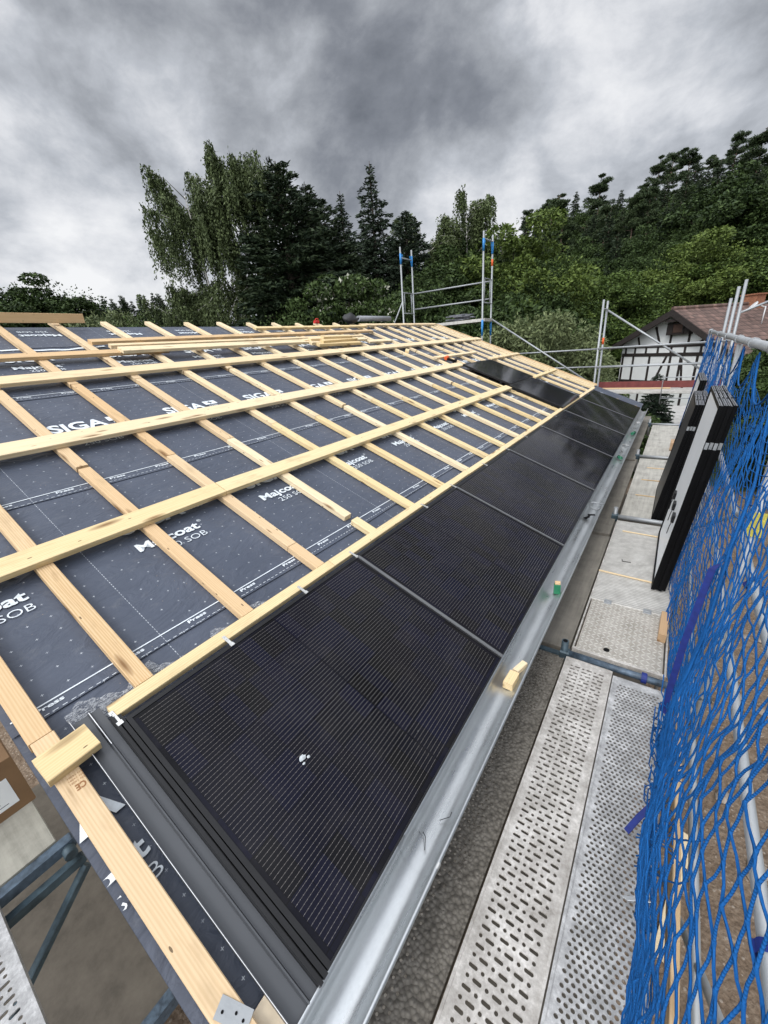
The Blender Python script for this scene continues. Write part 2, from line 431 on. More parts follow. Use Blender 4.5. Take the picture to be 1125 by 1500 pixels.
# ------------------------------------------------------------------ sky and sun
SUN_EL, SUN_AZ = math.radians(50), math.radians(182)      # high, behind the camera
def make_world():
    w = bpy.data.worlds.new('World'); SC.world = w; w.use_nodes = True
    t = w.node_tree; bg = t.nodes['Background']
    m = NT.__new__(NT); m.t = t; m.b = None
    sky = m.n('ShaderNodeTexSky'); sky.sky_type = 'NISHITA'; sky.sun_disc = False
    sky.sun_elevation = SUN_EL; sky.sun_rotation = SUN_AZ
    d = m.n('ShaderNodeTexCoord').outputs['Generated']
    sp = m.n('ShaderNodeSeparateXYZ', i_0=d)
    q = m.mapping(d, (1., 1., 1.5), None, (.12, -.1, .3))
    wn = m.n('ShaderNodeTexNoise', i_Vector=q, i_Scale=2.2, i_Detail=3.)
    wv = m.n('ShaderNodeVectorMath', operation='SCALE', i_0=m.n('ShaderNodeVectorMath', operation='SUBTRACT', i_0=wn.outputs['Color'], i_1=(.5, .5, .5)).outputs[0]); wv.inputs['Scale'].default_value = .13
    qq = m.n('ShaderNodeVectorMath', operation='ADD', i_0=q, i_1=wv.outputs[0]).outputs[0]
    n1 = m.noise(qq, 2.9, 3, .5)
    n2 = m.noise(qq, 7.5, 9, .6)
    f = m.math('ADD', m.math('MULTIPLY', n1, .52), m.math('MULTIPLY', n2, .48))
    f = m.math('ADD', m.math('MULTIPLY', m.math('SUBTRACT', f, .5), 2.3), .64)
    def lobe(dirv, wid, amp):
        global_dot = m.n('ShaderNodeVectorMath', operation='DOT_PRODUCT', i_0=d, i_1=Vector(dirv).normalized())
        mr = m.n('ShaderNodeMapRange', interpolation_type='SMOOTHERSTEP', i_0=global_dot.outputs['Value'])
        mr.inputs[1].default_value = math.cos(math.radians(wid)); mr.inputs[2].default_value = 1.
        mr.inputs[3].default_value = 0; mr.inputs[4].default_value = amp
        return mr.outputs[0]
    for dv, wd, am in LOBES: f = m.math('ADD', f, lobe(dv, wd, am))
    c = m.ramp(f, [(.0, (.17, .183, .21)), (.22, (.25, .266, .30)), (.42, (.385, .405, .44)), (.6, (.54, .565, .61)), (.8, (.77, .785, .82)), (1., (.95, .955, .97))])
    # the unseen sky overhead and behind the camera is brightened to light the scene
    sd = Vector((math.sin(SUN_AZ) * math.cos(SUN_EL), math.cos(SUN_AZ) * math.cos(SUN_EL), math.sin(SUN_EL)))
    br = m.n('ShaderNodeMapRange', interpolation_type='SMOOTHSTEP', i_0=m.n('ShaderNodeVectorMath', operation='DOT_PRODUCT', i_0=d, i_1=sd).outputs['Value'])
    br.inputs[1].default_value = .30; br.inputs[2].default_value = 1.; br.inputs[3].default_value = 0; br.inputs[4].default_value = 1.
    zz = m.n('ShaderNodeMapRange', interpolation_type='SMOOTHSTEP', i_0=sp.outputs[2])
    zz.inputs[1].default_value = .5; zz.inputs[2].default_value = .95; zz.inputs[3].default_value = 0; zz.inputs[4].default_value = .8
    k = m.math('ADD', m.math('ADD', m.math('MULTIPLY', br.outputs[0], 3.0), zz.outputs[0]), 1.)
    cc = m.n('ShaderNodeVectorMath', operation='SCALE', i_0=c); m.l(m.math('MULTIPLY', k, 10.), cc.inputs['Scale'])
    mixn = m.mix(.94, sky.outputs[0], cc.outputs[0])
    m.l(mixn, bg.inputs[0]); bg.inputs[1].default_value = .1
LOBES = [((-.441, .771, .458), 22, -.27), ((-.621, .662, .421), 14, -.14), ((-.847, .453, .279), 9, -.14), ((-.921, .331, .18), 12, -.12),
         ((-.36, .85, .37), 9, -.12), ((.03, .95, .30), 9, -.2),
         ((-.76, .52, .41), 7, .14), ((-.876, .358, .31), 9, .10), ((-.90, .41, .15), 10, .20), ((-.383, .887, .25), 9, .25), ((-.254, .896, .364), 9, .07),
         ((-.037, .927, .42), 12, .06), ((-.10, .956, .26), 9, .06)]
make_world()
sun = bpy.data.lights.new('sun', 'SUN'); so = bpy.data.objects.new('sun', sun); C.objects.link(so)
sun.energy = 1.3; sun.angle = math.radians(16); sun.color = (1, .96, .9)
sdir = Vector((math.sin(SUN_AZ) * math.cos(SUN_EL), math.cos(SUN_AZ) * math.cos(SUN_EL), math.sin(SUN_EL)))
so.rotation_euler = sdir.to_track_quat('Z', 'Y').to_euler()

# ------------------------------------------------------------------ ground with the wooded hill
GZ = -3.4
def sstep(a): a = max(0., min(1., a)); return a * a * (3 - 2 * a)
def hill(x, y):
    t = x * .45 + y * .9
    h = (20 - 2 * sstep((x + 6) / 26) + 6 * sstep((-10 - x) / 15)) * sstep((t - 33) / 75) * sstep((x + 95) / 75)
    return GZ + h
def ground():
    m = NT('ground'); v = m.obj()
    a = m.noise(v, 3.2, 9, .7); b = m.noise(v, 26, 6, .7)
    vo = m.n('ShaderNodeTexVoronoi', feature='F1', i_Vector=v, i_Scale=22.)
    f = m.math('ADD', m.math('MULTIPLY', a, .5), m.math('MULTIPLY', b, .5))
    dirt = m.ramp(f, [(.32, (.075, .052, .036)), (.5, (.19, .14, .10)), (.66, (.29, .235, .18))])
    st = m.math('MULTIPLY', m.math('LESS_THAN', vo.outputs['Distance'], .28), m.math('GREATER_THAN', vo.outputs['Color'], .55))
    dirt = m.mix(m.math('MULTIPLY', st, .7), dirt, (.36, .31, .26))
    gr = m.ramp(m.noise(v, .35, 8, .7), [(.3, (.015, .026, .008)), (.7, (.05, .075, .02))])
    dist = m.n('ShaderNodeVectorMath', operation='LENGTH', i_0=m.mapping(v, (.75, .6, 0), (-.5, -2, 0))).outputs['Value']
    k = m.ramp(m.math('ADD', m.math('MULTIPLY', dist, .1), m.math('MULTIPLY', a, .3)), [(.95, (0, 0, 0)), (1.0, (1, 1, 1))])
    m.set(Base_Color=m.mix(k, dirt, gr), Roughness=.9, Specular_IOR_Level=.2)
    m.bump(m.math('ADD', f, m.math('MULTIPLY', vo.outputs['Distance'], -.4)), .9, .05)
    xs = np.concatenate([np.linspace(-420, -60, 25), np.linspace(-52, 60, 57), np.linspace(68, 420, 25)])
    ys = np.concatenate([np.linspace(-300, -14, 14), np.linspace(-8, 150, 80), np.linspace(158, 520, 25)])
    vs = [(x, y, hill(x, y)) for y in ys for x in xs]; nx = len(xs)
    fs = [(j * nx + i, j * nx + i + 1, (j + 1) * nx + i + 1, (j + 1) * nx + i) for j in range(len(ys) - 1) for i in range(nx - 1)]
    mb = MB(); mb.add(vs, fs, 0, True)
    o = mb.build('ground', m.mat); o['kind'] = 'structure'
ground()
# ------------------------------------------------------------------ things
class Thing:
    def __init__(s, name, M, label, cat, group=None):
        s.M = M; s.w = {}; s.o = empty(name, M, label, cat, group)
    def part(s, name, mb, mats, Mw=None, parent=None, fixn=True):
        Mw = Mw if Mw is not None else Matrix.Identity(4)
        o = mb.build(name, mats, parent or s.o, (s.w[parent.name] if parent else s.M).inverted() @ Mw, fixn)
        s.w[o.name] = Mw
        return o

def solo(name, mb, mats, Mw, label, cat, group=None, fixn=True):
    return setp(mb.build(name, mats, None, Mw, fixn), label, cat, group)

def board_mb(length, wid, th, ch=.003, warp=0):
    """a timber piece: x along the grain, lying on z = 0, centred on y"""
    return MB().box(0, length, -wid / 2, wid / 2, 0, th, 0, None, ch)

# ------------------------------------------------------------------ lettering
_txt = {}
def text_mesh(s, size, bold=0, xs=1.0, spacing=1.0):
    key = (s, size, bold, xs, spacing)
    if key in _txt: return _txt[key]
    cu = bpy.data.curves.new('lettering', 'FONT'); cu.body = s; cu.size = size / .72; cu.offset = bold; cu.space_character = spacing
    cu.resolution_u = 3
    o = bpy.data.objects.new('lettering', cu); C.objects.link(o)
    bpy.context.view_layer.update()
    me = bpy.data.meshes.new_from_object(o.evaluated_get(bpy.context.evaluated_depsgraph_get()))
    V = [(v.co.x * xs, v.co.y, 0) for v in me.vertices]; F = [tuple(p.vertices) for p in me.polygons]
    bpy.data.objects.remove(o); bpy.data.curves.remove(cu); bpy.data.meshes.remove(me)
    _txt[key] = (V, F); return V, F

def put_text(mb, s, size, u, v, w, mat, bold=0, width=None, rot=0, clip=None):
    V, F = text_mesh(s, size, bold)
    x0 = min(a[0] for a in V); x1 = max(a[0] for a in V)
    k = 1 if width is None else width / (x1 - x0)
    c, s_ = math.cos(rot), math.sin(rot)
    pts = []
    for a in V:
        x, y = (a[0] - x0) * k, a[1]
        pts.append((u + c * x - s_ * y, v + s_ * x + c * y, w))
    if clip: 
        if min(p[0] for p in pts) < clip[0] or max(p[0] for p in pts) > clip[1]:
            F = [f for f in F if all(clip[0] < pts[i][0] < clip[1] for i in f)]
    mb.add(pts, F, mat)

# ------------------------------------------------------------------ the house under construction
U0, U1 = -.27, 13.75
house = Thing('house', T(-6.5, 6.5, GZ), 'house with an unfinished pitched roof of dark printed underlay and timber battens', 'house')
w_ = MB()
w_.box(-12.6, -.38, .02, 13.5, GZ - .2, -.28)
w_.add([(-12.6, .02, -.279), (-.38, .02, -.279), (-6.55, .02, 2.28), (-12.6, 13.5, -.279), (-.38, 13.5, -.279), (-6.55, 13.5, 2.28)], [(0, 1, 2), (3, 5, 4), (0, 2, 5, 3), (1, 4, 5, 2)])
house.part('wall', w_, plain('rendered house wall', (.42, .40, .36), .85, var=.12, scale=3))

und = MB()
WB = -.1
edges = [-.02, 1.535, 3.17, 4.88, 6.30]
tops = [1.70, 3.34, 5.0, 6.45, RIDGE + .0]
for k, (a, b) in enumerate(zip(edges, tops)):
    nu = 60; nv = 8
    vs = []
    for j in range(nv + 1):
        v = a + (b - a) * j / nv
        for i in range(nu + 1):
            u = U0 + (U1 - U0) * i / nu
            lift = .006 * max(0, 1 - (v - a) / .5) if k else 0
            vs.append((u, v + (.012 * math.sin(u * 1.9 + k) if j == 0 else 0), WB + lift - (.003 if k == 0 else 0)))
    fs = [(j * (nu + 1) + i, j * (nu + 1) + i + 1, (j + 1) * (nu + 1) + i + 1, (j + 1) * (nu + 1) + i) for j in range(nv) for i in range(nu)]
    und.add(vs, fs, 0, True)
# verge fold hanging down over the gable edge, other slope
und.add([(U0, -.02, WB - .002), (U0, RIDGE, WB - .002), (U0 + .01, RIDGE, WB - .16), (U0 + .01, -.02, WB - .16)], [(0, 1, 2, 3)])
und.add([(U1, -.02, WB - .002), (U1, RIDGE, WB - .002), (U1, RIDGE, WB - .14), (U1, -.02, WB - .14)], [(0, 1, 2, 3)])
cb, sb_ = math.cos(2 * S), math.sin(2 * S)
und.add([(U0, RIDGE, WB + .003), (U1, RIDGE, WB + .003), (U1, RIDGE + 7 * cb, WB - 7 * sb_), (U0, RIDGE + 7 * cb, WB - 7 * sb_)], [(0, 1, 2, 3)])
# printed lines and names
PW = WB + .0085
def strip(u0, u1, v0, v1, w=PW, mat=1): und.add([(u0, v0, w), (u1, v0, w), (u1, v1, w), (u0, v1, w)], [(0, 1, 2, 3)], mat)
for v in (1.61, 3.24, 4.95):
    strip(U0 + .02, U1, v, v + .007)
    u = -.17
    while u < 13:
        put_text(und, 'Press', .022, u, v - .028, PW, 1, .0009, .115); u += .375
    u = U0 + .05
    while u < 13.5:
        strip(u, u + .02, v - .058, v - .055); u += .036
def block(u, v, w=PW):
    put_text(und, 'Majcoat', .082, u, v, w, 1, .0032, .455, clip=(U0, U1))
    if u > -.3:
        put_text(und, '®', .028, u + .47, v + .062, w, 1, 0, .03, clip=(U0, U1))
    put_text(und, '250 SOB', .058, u + .12, v - .095, w, 1, -.0006, .335, clip=(U0, U1))
    put_text(und, 'SIGA', .15, u, v + .215, w, 1, .0065, .47, clip=(U0, U1))
    if u + .5 > U0:
        a, b = u + .5, v + .275
        strip(a, a + .16, b, b + .092, w)
        strip(a + .072, a + .088, b + .016, b + .076, w + .001, 2); strip(a + .05, a + .11, b + .038, b + .054, w + .001, 2)
        put_text(und, '1966', .03, a + .03, b - .045, w, 1, 0, .1)
for v, off in ((.76, .50), (2.30, .69), (3.905, .92), (5.655, 1.19)):
    u = off - 1.07 * (1 + int((off + .6) / 1.07))
    while u < 12.9:
        block(u, v); u += 1.07
for i in range(12):                                        # the ridge roll lies the other way round
    u = 1.02 + 1.07 * i
    put_text(und, 'Majcoat', .082, u, 6.80, PW, 1, .0032, .455, PI); put_text(und, '250 SOB', .058, u - .1, 6.93, PW, 1, 0, .335, PI)
vs = []
for i in range(41):                                        # white tape wandering near the ridge
    u = -.2 + 2.6 * i / 40; v = 6.22 + .03 * math.sin(i * .35) + .012 * math.sin(i * 1.3)
    vs += [(u, v, PW), (u, v + .035, PW + .002)]
und.add(vs, [(2 * i, 2 * i + 2, 2 * i + 3, 2 * i + 1) for i in range(40)], 1)
house.part('roof_underlay', und, [M_['under'], M_['print'], M_['printdark']], ROOF, fixn=False)

# counter battens, in two or three lengths each
rr = random.Random(3)
CU = [.215, .845, 1.50, 2.16, 2.83, 3.50, 4.17, 4.84, 5.51, 6.18, 6.85, 7.52, 8.19, 8.86, 9.53, 10.2, 10.87, 11.54, 12.21, 12.88, 13.45]
CW, CT = .088, .052
def counter(u, v0, v1, key, lw=0, wid=CW):
    return house.part('counter_batten', board_mb(v1 - v0, wid, CT), M_[key], RF(u, v0, WB + .009 + lw, PI / 2 + rr.uniform(-.002, .002)))
for i, u in enumerate(CU):
    key = 'tan' if i < 3 else ('yellow' if i % 3 else 'pale')
    lo = 1.385
    if i == 2: j1 = 1.70
    elif i == 3: j1 = None
    else: j1 = None
    j2 = 3.35 + rr.uniform(-.12, .06) if i > 0 else 2.62
    if i == 2: counter(u, lo, 1.68, key); counter(u, 1.685, j2, key)
    elif i == 3: counter(u + .01, lo, 1.60, 'yellow'); counter(u, 1.665, j2, key)
    else: counter(u, lo, j2, key)
    j3 = 5.0 + rr.uniform(-.1, .1)
    if i % 4 == 1: j3 = 5.03
    counter(u + rr.uniform(-.006, .006), j2 + .008 + .03 * (i % 5 == 1), j3, 'tan' if i < 4 else 'pale')
    counter(u + rr.uniform(-.006, .006), j3 + .012 + .02 * (i % 4 == 1), RIDGE + .07 + rr.uniform(-.02, .04), 'tan' if i < 4 else 'pale')
# the verge batten
rb = house.part('verge_batten', board_mb(1.40, .085, CT + .02), M_['tan'], RF(-.195, 0.02, WB + .004, PI / 2))
pl = MB().box(-.026, .026, -.055, .055, 0, .003)
for (a, b) in ((-.006, .036), (.004, -.006), (-.003, -.034)): pl.tube([(a, b, .002), (a, b, .0042)], 0.0045, 10, 1)
house.part('bracket_plate', pl, [M_['tube'], M_['blackmatt']], RF(-.185, .175, WB + .0765, .35))
house.part('verge_batten', board_mb(RIDGE - 1.41, .085, CT + .018), M_['tan'], RF(-.20, 1.425, WB + .004, PI / 2))
ce = MB()
put_text(ce, 'CE', .026, 0, 0, 0, 0, .0015, .035); 
for k in range(3): put_text(ce, 'EN 14081', .008, -.005, -.018 - .014 * k, 0, 0, 0, .05)
house.part('stamp', ce, plain('brown stamp ink', (.28, .13, .05), .8), RF(-.16, 1.14, WB + .0765, PI * .98), rb, fixn=False)
house.part('verge_block', board_mb(.19, .125, .05), M_['yellow'], RF(-.255, 1.262, -.024, .05))
house.part('corner_board', board_mb(.10, .15, .030), M_['ply'], RF(-.152, .055, -.0905, 0))
# batten above the bottom row of panels
tb = MB()
cuts = [.03, 1.55, 4.0, 7.9, 10.55, 12.75]
for a, b in zip(cuts[:-1], cuts[1:]):
    house.part('eave_batten', board_mb(b - a - .004, .072, .042), M_['yellow'] if a < 9 else M_['pale'], RF(a, 1.325 + rr.uniform(-.004, .004), -.042, rr.uniform(-.0015, .0015)))
# second batten that the panels are screwed to, hidden sub-structure in the gaps
for v in (.12, .62): house.part('panel_batten', board_mb(12.4, .07, .04), M_['yellow'], RF(.25, v, -.087))
# far verge: battens close together and the metal trim
for u, k in ((13.12, 'pale'), (13.62, 'tan')): counter(u, 1.36, RIDGE - .02, k, .012, .06)
# verge flashing
fl = MB()
prof = [(-.100, -.062), (-.100, -.012), (-.097, -.012), (-.094, -.042), (-.036, -.042), (-.031, -.026), (-.026, -.026), (-.021, -.042), (.014, -.042), (.014, -.047), (-.03, -.05), (-.096, -.05)]
fl.prism(prof, 0.0, 1.40)
fo = house.part('verge_flashing', fl, [M_['flash']], ROOF @ T(0, 0, 0))
ed = MB().box(-.1012, -.0994, 0, 1.4, -.0135, -.0105); ed.box(-.0305, -.0275, 1.2, 1.398, -.0265, -.0245)
house.part('flashing_edge', ed, M_['flashedge'], ROOF, fo)
rl = MB()
rl.box(.015, .029, -.005, 1.30, -.046, .004); rl.box(.036, .054, -.004, 1.29, -.046, -.002)
rl.box(.029, .036, 0, 1.29, -.046, -.022)
house.part('flashing_rail', rl, M_['black'], ROOF, fo)
# crumpled film taped along the batten
fm = MB(); vs = []
rf = random.Random(5)
nf = 46
for i in range(nf):
    u = -.1 + 1.12 * i / (nf - 1)
    wv = .075 + .03 * math.sin(i * .5) + rf.uniform(-.012, .012)
    if .45 < u < .62: wv *= .5
    for j in range(5):
        vs.append((u + rf.uniform(-.006, .006), 1.352 + wv * j / 4 + .05 * (1 - u) * (j / 4) * (u < .3), PW + .004 + rf.uniform(0, .02) * (1 - abs(j - 2) / 2.5) + .006))
fm.add(vs, [(i * 5 + j, (i + 1) * 5 + j, (i + 1) * 5 + j + 1, i * 5 + j + 1) for i in range(nf - 1) for j in range(4)], 0, False)
house.part('plastic_film', fm, M_['film'], ROOF)

# ------------------------------------------------------------------ solar panels
def panel_parts(th, ilen=L, first=False):
    fr = MB(); b = .020; b0 = .008
    fr.box(.004, ilen - .004, 0, b0, -th, 0); fr.box(.004, ilen - .004, HP - b, HP, -th, 0)
    fr.box(.004, .004 + b, b0, HP - b, -th, 0); fr.box(ilen - .004 - b, ilen - .004, b0, HP - b, -th, 0)
    fr.box(.03, ilen - .03, .03, HP - .03, -th + .003, -.012)
    gl = MB().add([(.024, b0, -.004), (ilen - .024, b0, -.004), (ilen - .024, HP - b, -.004), (.024, HP - b, -.004)], [(0, 1, 2, 3)])
    return fr, gl
def _mbadd(self, *a, **k): MB._add(self, *a, **k); return self
MB._add = MB.add; MB.add = _mbadd
fr, gl = panel_parts(.04)
FRM = fr.mesh('panel_frame', M_['black']); GLM = gl.mesh('panel_glass', M_['glass'], False)
PL = ['nearest black solar panel at the eave corner with a white dropping on it',
      'second black solar panel along the eave, beside the nearest one with the dropping',
      'third solar panel along the eave, above the near gutter joint',
      'fourth solar panel of the eave row, middle of the seven',
      'fifth solar panel of the eave row, its top edge below the longest plank end',
      'sixth solar panel of the eave row, directly below the loose raised panels',
      'last solar panel of the eave row, in the far corner by the red toe board']
clips = {0: [(.03, 0), (.62, 0), (1.2, 0), (1.75, 0)], 1: [(1.1, 0), (1.75, 0)], 2: [(.9, 0), (1.75, 0)], 3: [(.85, 0), (1.75, 0)], 4: [(1.0, 0), (1.75, 0)], 5: [(1.75, 0)], 6: [(.9, 0)]}
clip = MB().box(-.012, .012, -.045, .055, .001, .004); clip.box(-.016, .016, -.055, -.03, -.01, .007); clip.tube([(0, .02, .004), (0, .02, .0075)], .006, 8); clip.tube([(0, .042, .004), (0, .042, .0075)], .006, 8)
CLM = clip.mesh('clip', M_['clip'])
SEAM = MB().box(-.011, .011, .0, HP - .01, -.02, .007, 0, None, .002).mesh('seam_cover', plain('grey seam strip', (.14, .143, .148), .42, .3, .1, 4))
for i in range(7):
    root = empty('solar_panel', RF(i * L, 0, 0), PL[i], 'solar panel', 'solar panels along the eave')
    if i == 0:
        sx = (L - .054) / L
        fo = link('frame', FRM, root, T(.054, 0, 0) @ Matrix.Diagonal((sx, 1, 1, 1))); go = link('glass', GLM, root, T(.054, 0, 0) @ Matrix.Diagonal((sx, 1, 1, 1)))
        dm = MB(); rd = random.Random(2)
        for (cx_, cy_, r_) in ((.467, .537, .017), (.49, .52, .008), (.455, .515, .007)):
            n = 14; dm.add([(cx_ + r_ * math.cos(2 * PI * k / n) * rd.uniform(.75, 1.2), cy_ + r_ * .8 * math.sin(2 * PI * k / n) * rd.uniform(.75, 1.2), .001) for k in range(n)] + [(cx_, cy_, .005)], [(k, (k + 1) % n, n) for k in range(n)], 0, True)
        dm.build('dropping', M_['dropping'], root, fixn=False)
    else:
        link('frame', FRM, root); link('glass', GLM, root)
    if i:
        link('seam_cover', SEAM, root)
    for (a, _) in clips[i]: link('clip', CLM, root, T(a, HP + .025, .0) @ RZ(.05) @ Matrix.Scale(.78, 4))
for (u, v, lab) in ((8.86, 1.315, 'loose solar panel lying raised above the eave row, lower of the two'), (9.03, 2.595, 'loose solar panel lying higher up the roof, upper of the two')):
    root = empty('solar_panel', RF(u, v, .034), lab, 'solar panel', 'loose solar panels laid on the battens')
    link('frame', FRM, root); link('glass', GLM, root)
    for k in range(2):
        MB().box(0, L, 0, .05, -.09, -.041).build('rail', M_['black'], root, T(0, .2 + .8 * k, 0))

# ------------------------------------------------------------------ gutter
gut = Thing('gutter', T(.08, 6, -.1), 'galvanised half round gutter running along the eave below the panels', 'gutter')
R0 = .074; gx, gz = .078, -.048
def gprof(r, x0=gx, z0=gz):
    pts = [(-.012, z0 + .022), (-.002, z0 + .02), (x0 - r - .002, z0 + .004)]
    for k in range(13):
        a = PI + PI * k / 12
        pts.append((x0 + r * math.cos(a), z0 + r * math.sin(a) * .92))
    pts += [(x0 + r, z0 + .006)]
    for k in range(1, 9):
        a = PI - 2 * PI * k / 9
        pts.append((x0 + r + .009 + .009 * math.cos(a), z0 + .008 + .009 * math.sin(a)))
    return pts
def gmesh(y0, y1, r):
    g = MB(); outer = gprof(r); inner = [(x, z + .0015) for x, z in outer]
    g.prism(outer, y0, y1, 0, False, True); return g
seg = [(-.55, .55, R0 + .001), (.5, 6.05, R0), (6.0, 12.45, R0 + .0012)]
for a, b, r in seg: gut.part('trough', gmesh(a, b, r), M_['gutter'], fixn=False)
for y in (.52, 6.02):
    g = MB(); g.prism(gprof(R0 + .003), y, y + .025, 0, False, True); gut.part('joint_clip', g, M_['clip'], fixn=False)
for y in (4.9,):
    g = MB(); g.tube([(.01, y, -.03), (.05, y, -.02), (.17, y, -.03)], .006, 6)
    g.prism([(gx + (R0 - .002) * math.cos(PI + PI * k / 10), gz + (R0 - .002) * math.sin(PI + PI * k / 10) * .9) for k in range(11)], y - .015, y + .05, 0, False)
    gut.part('inner_strap', g, M_['tube'], fixn=False)
zb = gz - R0 * .9
def goff(name, mb, mats, y, x, dz, rot, lab, cat, grp=None): return solo(name, mb, mats, T(x, y, zb + dz) @ RZ(rot), lab, cat, grp)
goff('wood_block', board_mb(.12, .062, .05), M_['yellow'], 1.62, .085, .005, PI / 2 - .05, 'nearer of two square timber offcuts lying in the gutter', 'wood block', 'timber offcuts in the gutter')
goff('wood_block', board_mb(.11, .04, .035), M_['pale'], 1.76, .088, .012, PI / 2 - .28, 'smaller pale timber offcut behind the square one in the gutter', 'wood block', 'timber offcuts in the gutter')
# green box with a cork coloured lid standing in the gutter
gb = Thing('green_box', T(.10, 2.83, zb + .005), 'small green carton with tan top standing in the gutter', 'box')
gb.part('box', MB().box(-.025, .025, -.02, .02, 0, .085, 0, None, .004), plain('green card', (.01, .16, .07), .5), gb.M @ RZ(.3) @ RX(-.1))
gb.part('lid', MB().box(-.02, .022, -.016, .018, .086, .11, 0, None, .004), M_['tan'], gb.M @ RZ(.3) @ RX(-.1))
gm = plain('green glass', (.01, .12, .06), .15)
def can(r, h):
    m = MB(); n = 14
    m.tube([(0, 0, 0), (0, h * .06, 0), (0, h * .7, 0), (0, h * .8, 0), (0, h, 0)], [r * .8, r, r, r * .55, r * .35], n); return m
solo('green_bottle', can(.03, .14), gm, T(.10, 7.3, zb + .04) @ RZ(.5), 'dark green bottle lying in the gutter by the far metal scraps', 'bottle')
solo('green_bottle', can(.035, .2), gm, T(.08, 9.3, zb + .045) @ RZ(-.2), 'green bottle lying deep in the far end of the gutter', 'bottle')
def scrap(seed):
    r = random.Random(seed); m = MB()
    for k in range(4):
        a = r.uniform(0, 6); x, y = r.uniform(-.05, .05), r.uniform(-.1, .1)
        m.box(-.04, .04, -.012, .012, 0, .004, 0, T(x, y, .01 + .008 * k) @ RZ(a) @ RX(r.uniform(-.6, .6)))
    return m
solo('metal_scraps', scrap(1), M_['clip'], T(.085, 8.3, zb + .01), 'pile of bright metal clips lying in the gutter between two green bottles', 'metal scraps')
solo('metal_scraps', scrap(2), M_['clip'], T(.085, 10.6, zb + .01), 'metal clips in the far end of the gutter beyond the bottles', 'metal scraps')
solo('metal_scraps', scrap(4), M_['blackmatt'], T(.085, 4.55, zb + .012), 'small dark screw pieces lying in the gutter before the inner strap', 'screws')
def nail():
    m = MB(); m.tube([(0, 0, 0), (.05, .006, .003), (.062, .02, .012)], .0016, 6); return m
solo('bent_nail', nail(), M_['blackmatt'], T(.075, .72, zb + .014) @ RZ(.7), 'bent dark nail in the gutter, farther of two', 'nail')
solo('bent_nail', nail(), M_['blackmatt'], T(.075, .58, zb + .014) @ RZ(1.9), 'dark nail in the gutter, nearer of two', 'nail')

# ------------------------------------------------------------------ boards laid across the roof
def rboard(u, v, length, wid, th, key, lab, w=-.037, yaw=0, grp='long boards laid across the battens', name='timber_board', tilt=0):
    return solo(name, board_mb(length, wid, th), M_[key], RF(u, v, w, yaw) @ RY(tilt), lab, 'board', grp)
rboard(-1.6, 2.485, 3.10, .155, .042, 'yellow', 'near half of the lowest long board, running out of the left edge', yaw=.022)
rboard(1.505, 2.553, 7.35, .155, .042, 'yellow', 'far half of the lowest long board, ending beside the loose panels', yaw=.001)
rboard(-1.2, 3.815, 10.4, .185, .042, 'pale', 'second long board up the roof, ending above the loose panels', yaw=.012)
rboard(-.8, 5.13, 6.4, .19, .042, 'pale', 'third long board up the roof, near half', yaw=.022)
rboard(5.62, 5.28, 8.15, .19, .042, 'pale', 'third long board up the roof, far half reaching the far verge', yaw=.024)
rboard(-.6, 5.80, 3.6, .13, .042, 'tan', 'fourth board up on the left, passing under the loose pale plank', yaw=.004)
rboard(2.35, 5.76, 5.3, .15, .042, 'pale', 'loose pale plank with its cut end over the fourth board', w=.008, yaw=.006)
rboard(2.35, 6.03, 5.6, .075, .05, 'pale', 'narrow pale batten lying just above the loose pale plank', w=-.036, yaw=.012)
rboard(2.2, 6.22, 6.6, .11, .045, 'tan', 'brown tan board near the ridge with its end at left', w=-.036, yaw=.034)
rboard(5.3, 6.72, 3.75, .10, .045, 'yellow', 'short yellow board just below the ridge at the middle', w=-.036, yaw=.028)
rboard(8.92, 6.92, 4.4, .12, .045, 'pale', 'pale board under the ridge at the far end with black ink marks', w=-.036, yaw=.02)
rboard(7.7, 5.73, .95, .14, .042, 'pale', 'short board stub between the offcut pile and the far end', w=-.036, yaw=.0)
rboard(8.75, 4.46, 2.45, .10, .045, 'pale', 'short pale board above the orange drill', w=-.036, yaw=.008)
rboard(11.1, 3.97, 2.55, .12, .045, 'pale', 'short board beyond the upper loose panel, reaching the far verge', w=-.036, yaw=.008)
rboard(10.95, 2.60, 2.35, .10, .045, 'yellow', 'short yellow board beyond the lower loose panel', w=-.036, yaw=.006)
rboard(8.22, 4.95, .24, .09, .045, 'yellow', 'small square offcut on the battens under the third board', w=-.036, yaw=.5, name='wood_block', grp=None)
solo('ridge_board', board_mb(3.6, .12, .05), M_['tan'], RF(-1.1, RIDGE - .06, -.035, .0) @ T(0, .0, .07) @ RX(PI / 2 - .35), 'tan board standing on edge along the ridge at the left', 'board')
ro = random.Random(9)
offs = [(5.75, 5.66, .02, 1.25), (5.85, 5.56, .02, 1.3), (5.8, 5.74, .062, 1.2), (6.0, 5.60, .064, 1.15), (5.7, 5.80, .02, .9), (6.1, 5.70, .106, .9)]
for k, (u, v, w, ln) in enumerate(offs):
    solo('wood_offcut', board_mb(ln, .09, .055), M_['yellow' if k % 2 else 'pale'], RF(u, v, w - .01, ro.uniform(-.07, .07)), 'short batten offcut in the heap on the third board', 'wood offcut', 'batten offcuts heaped on the roof')

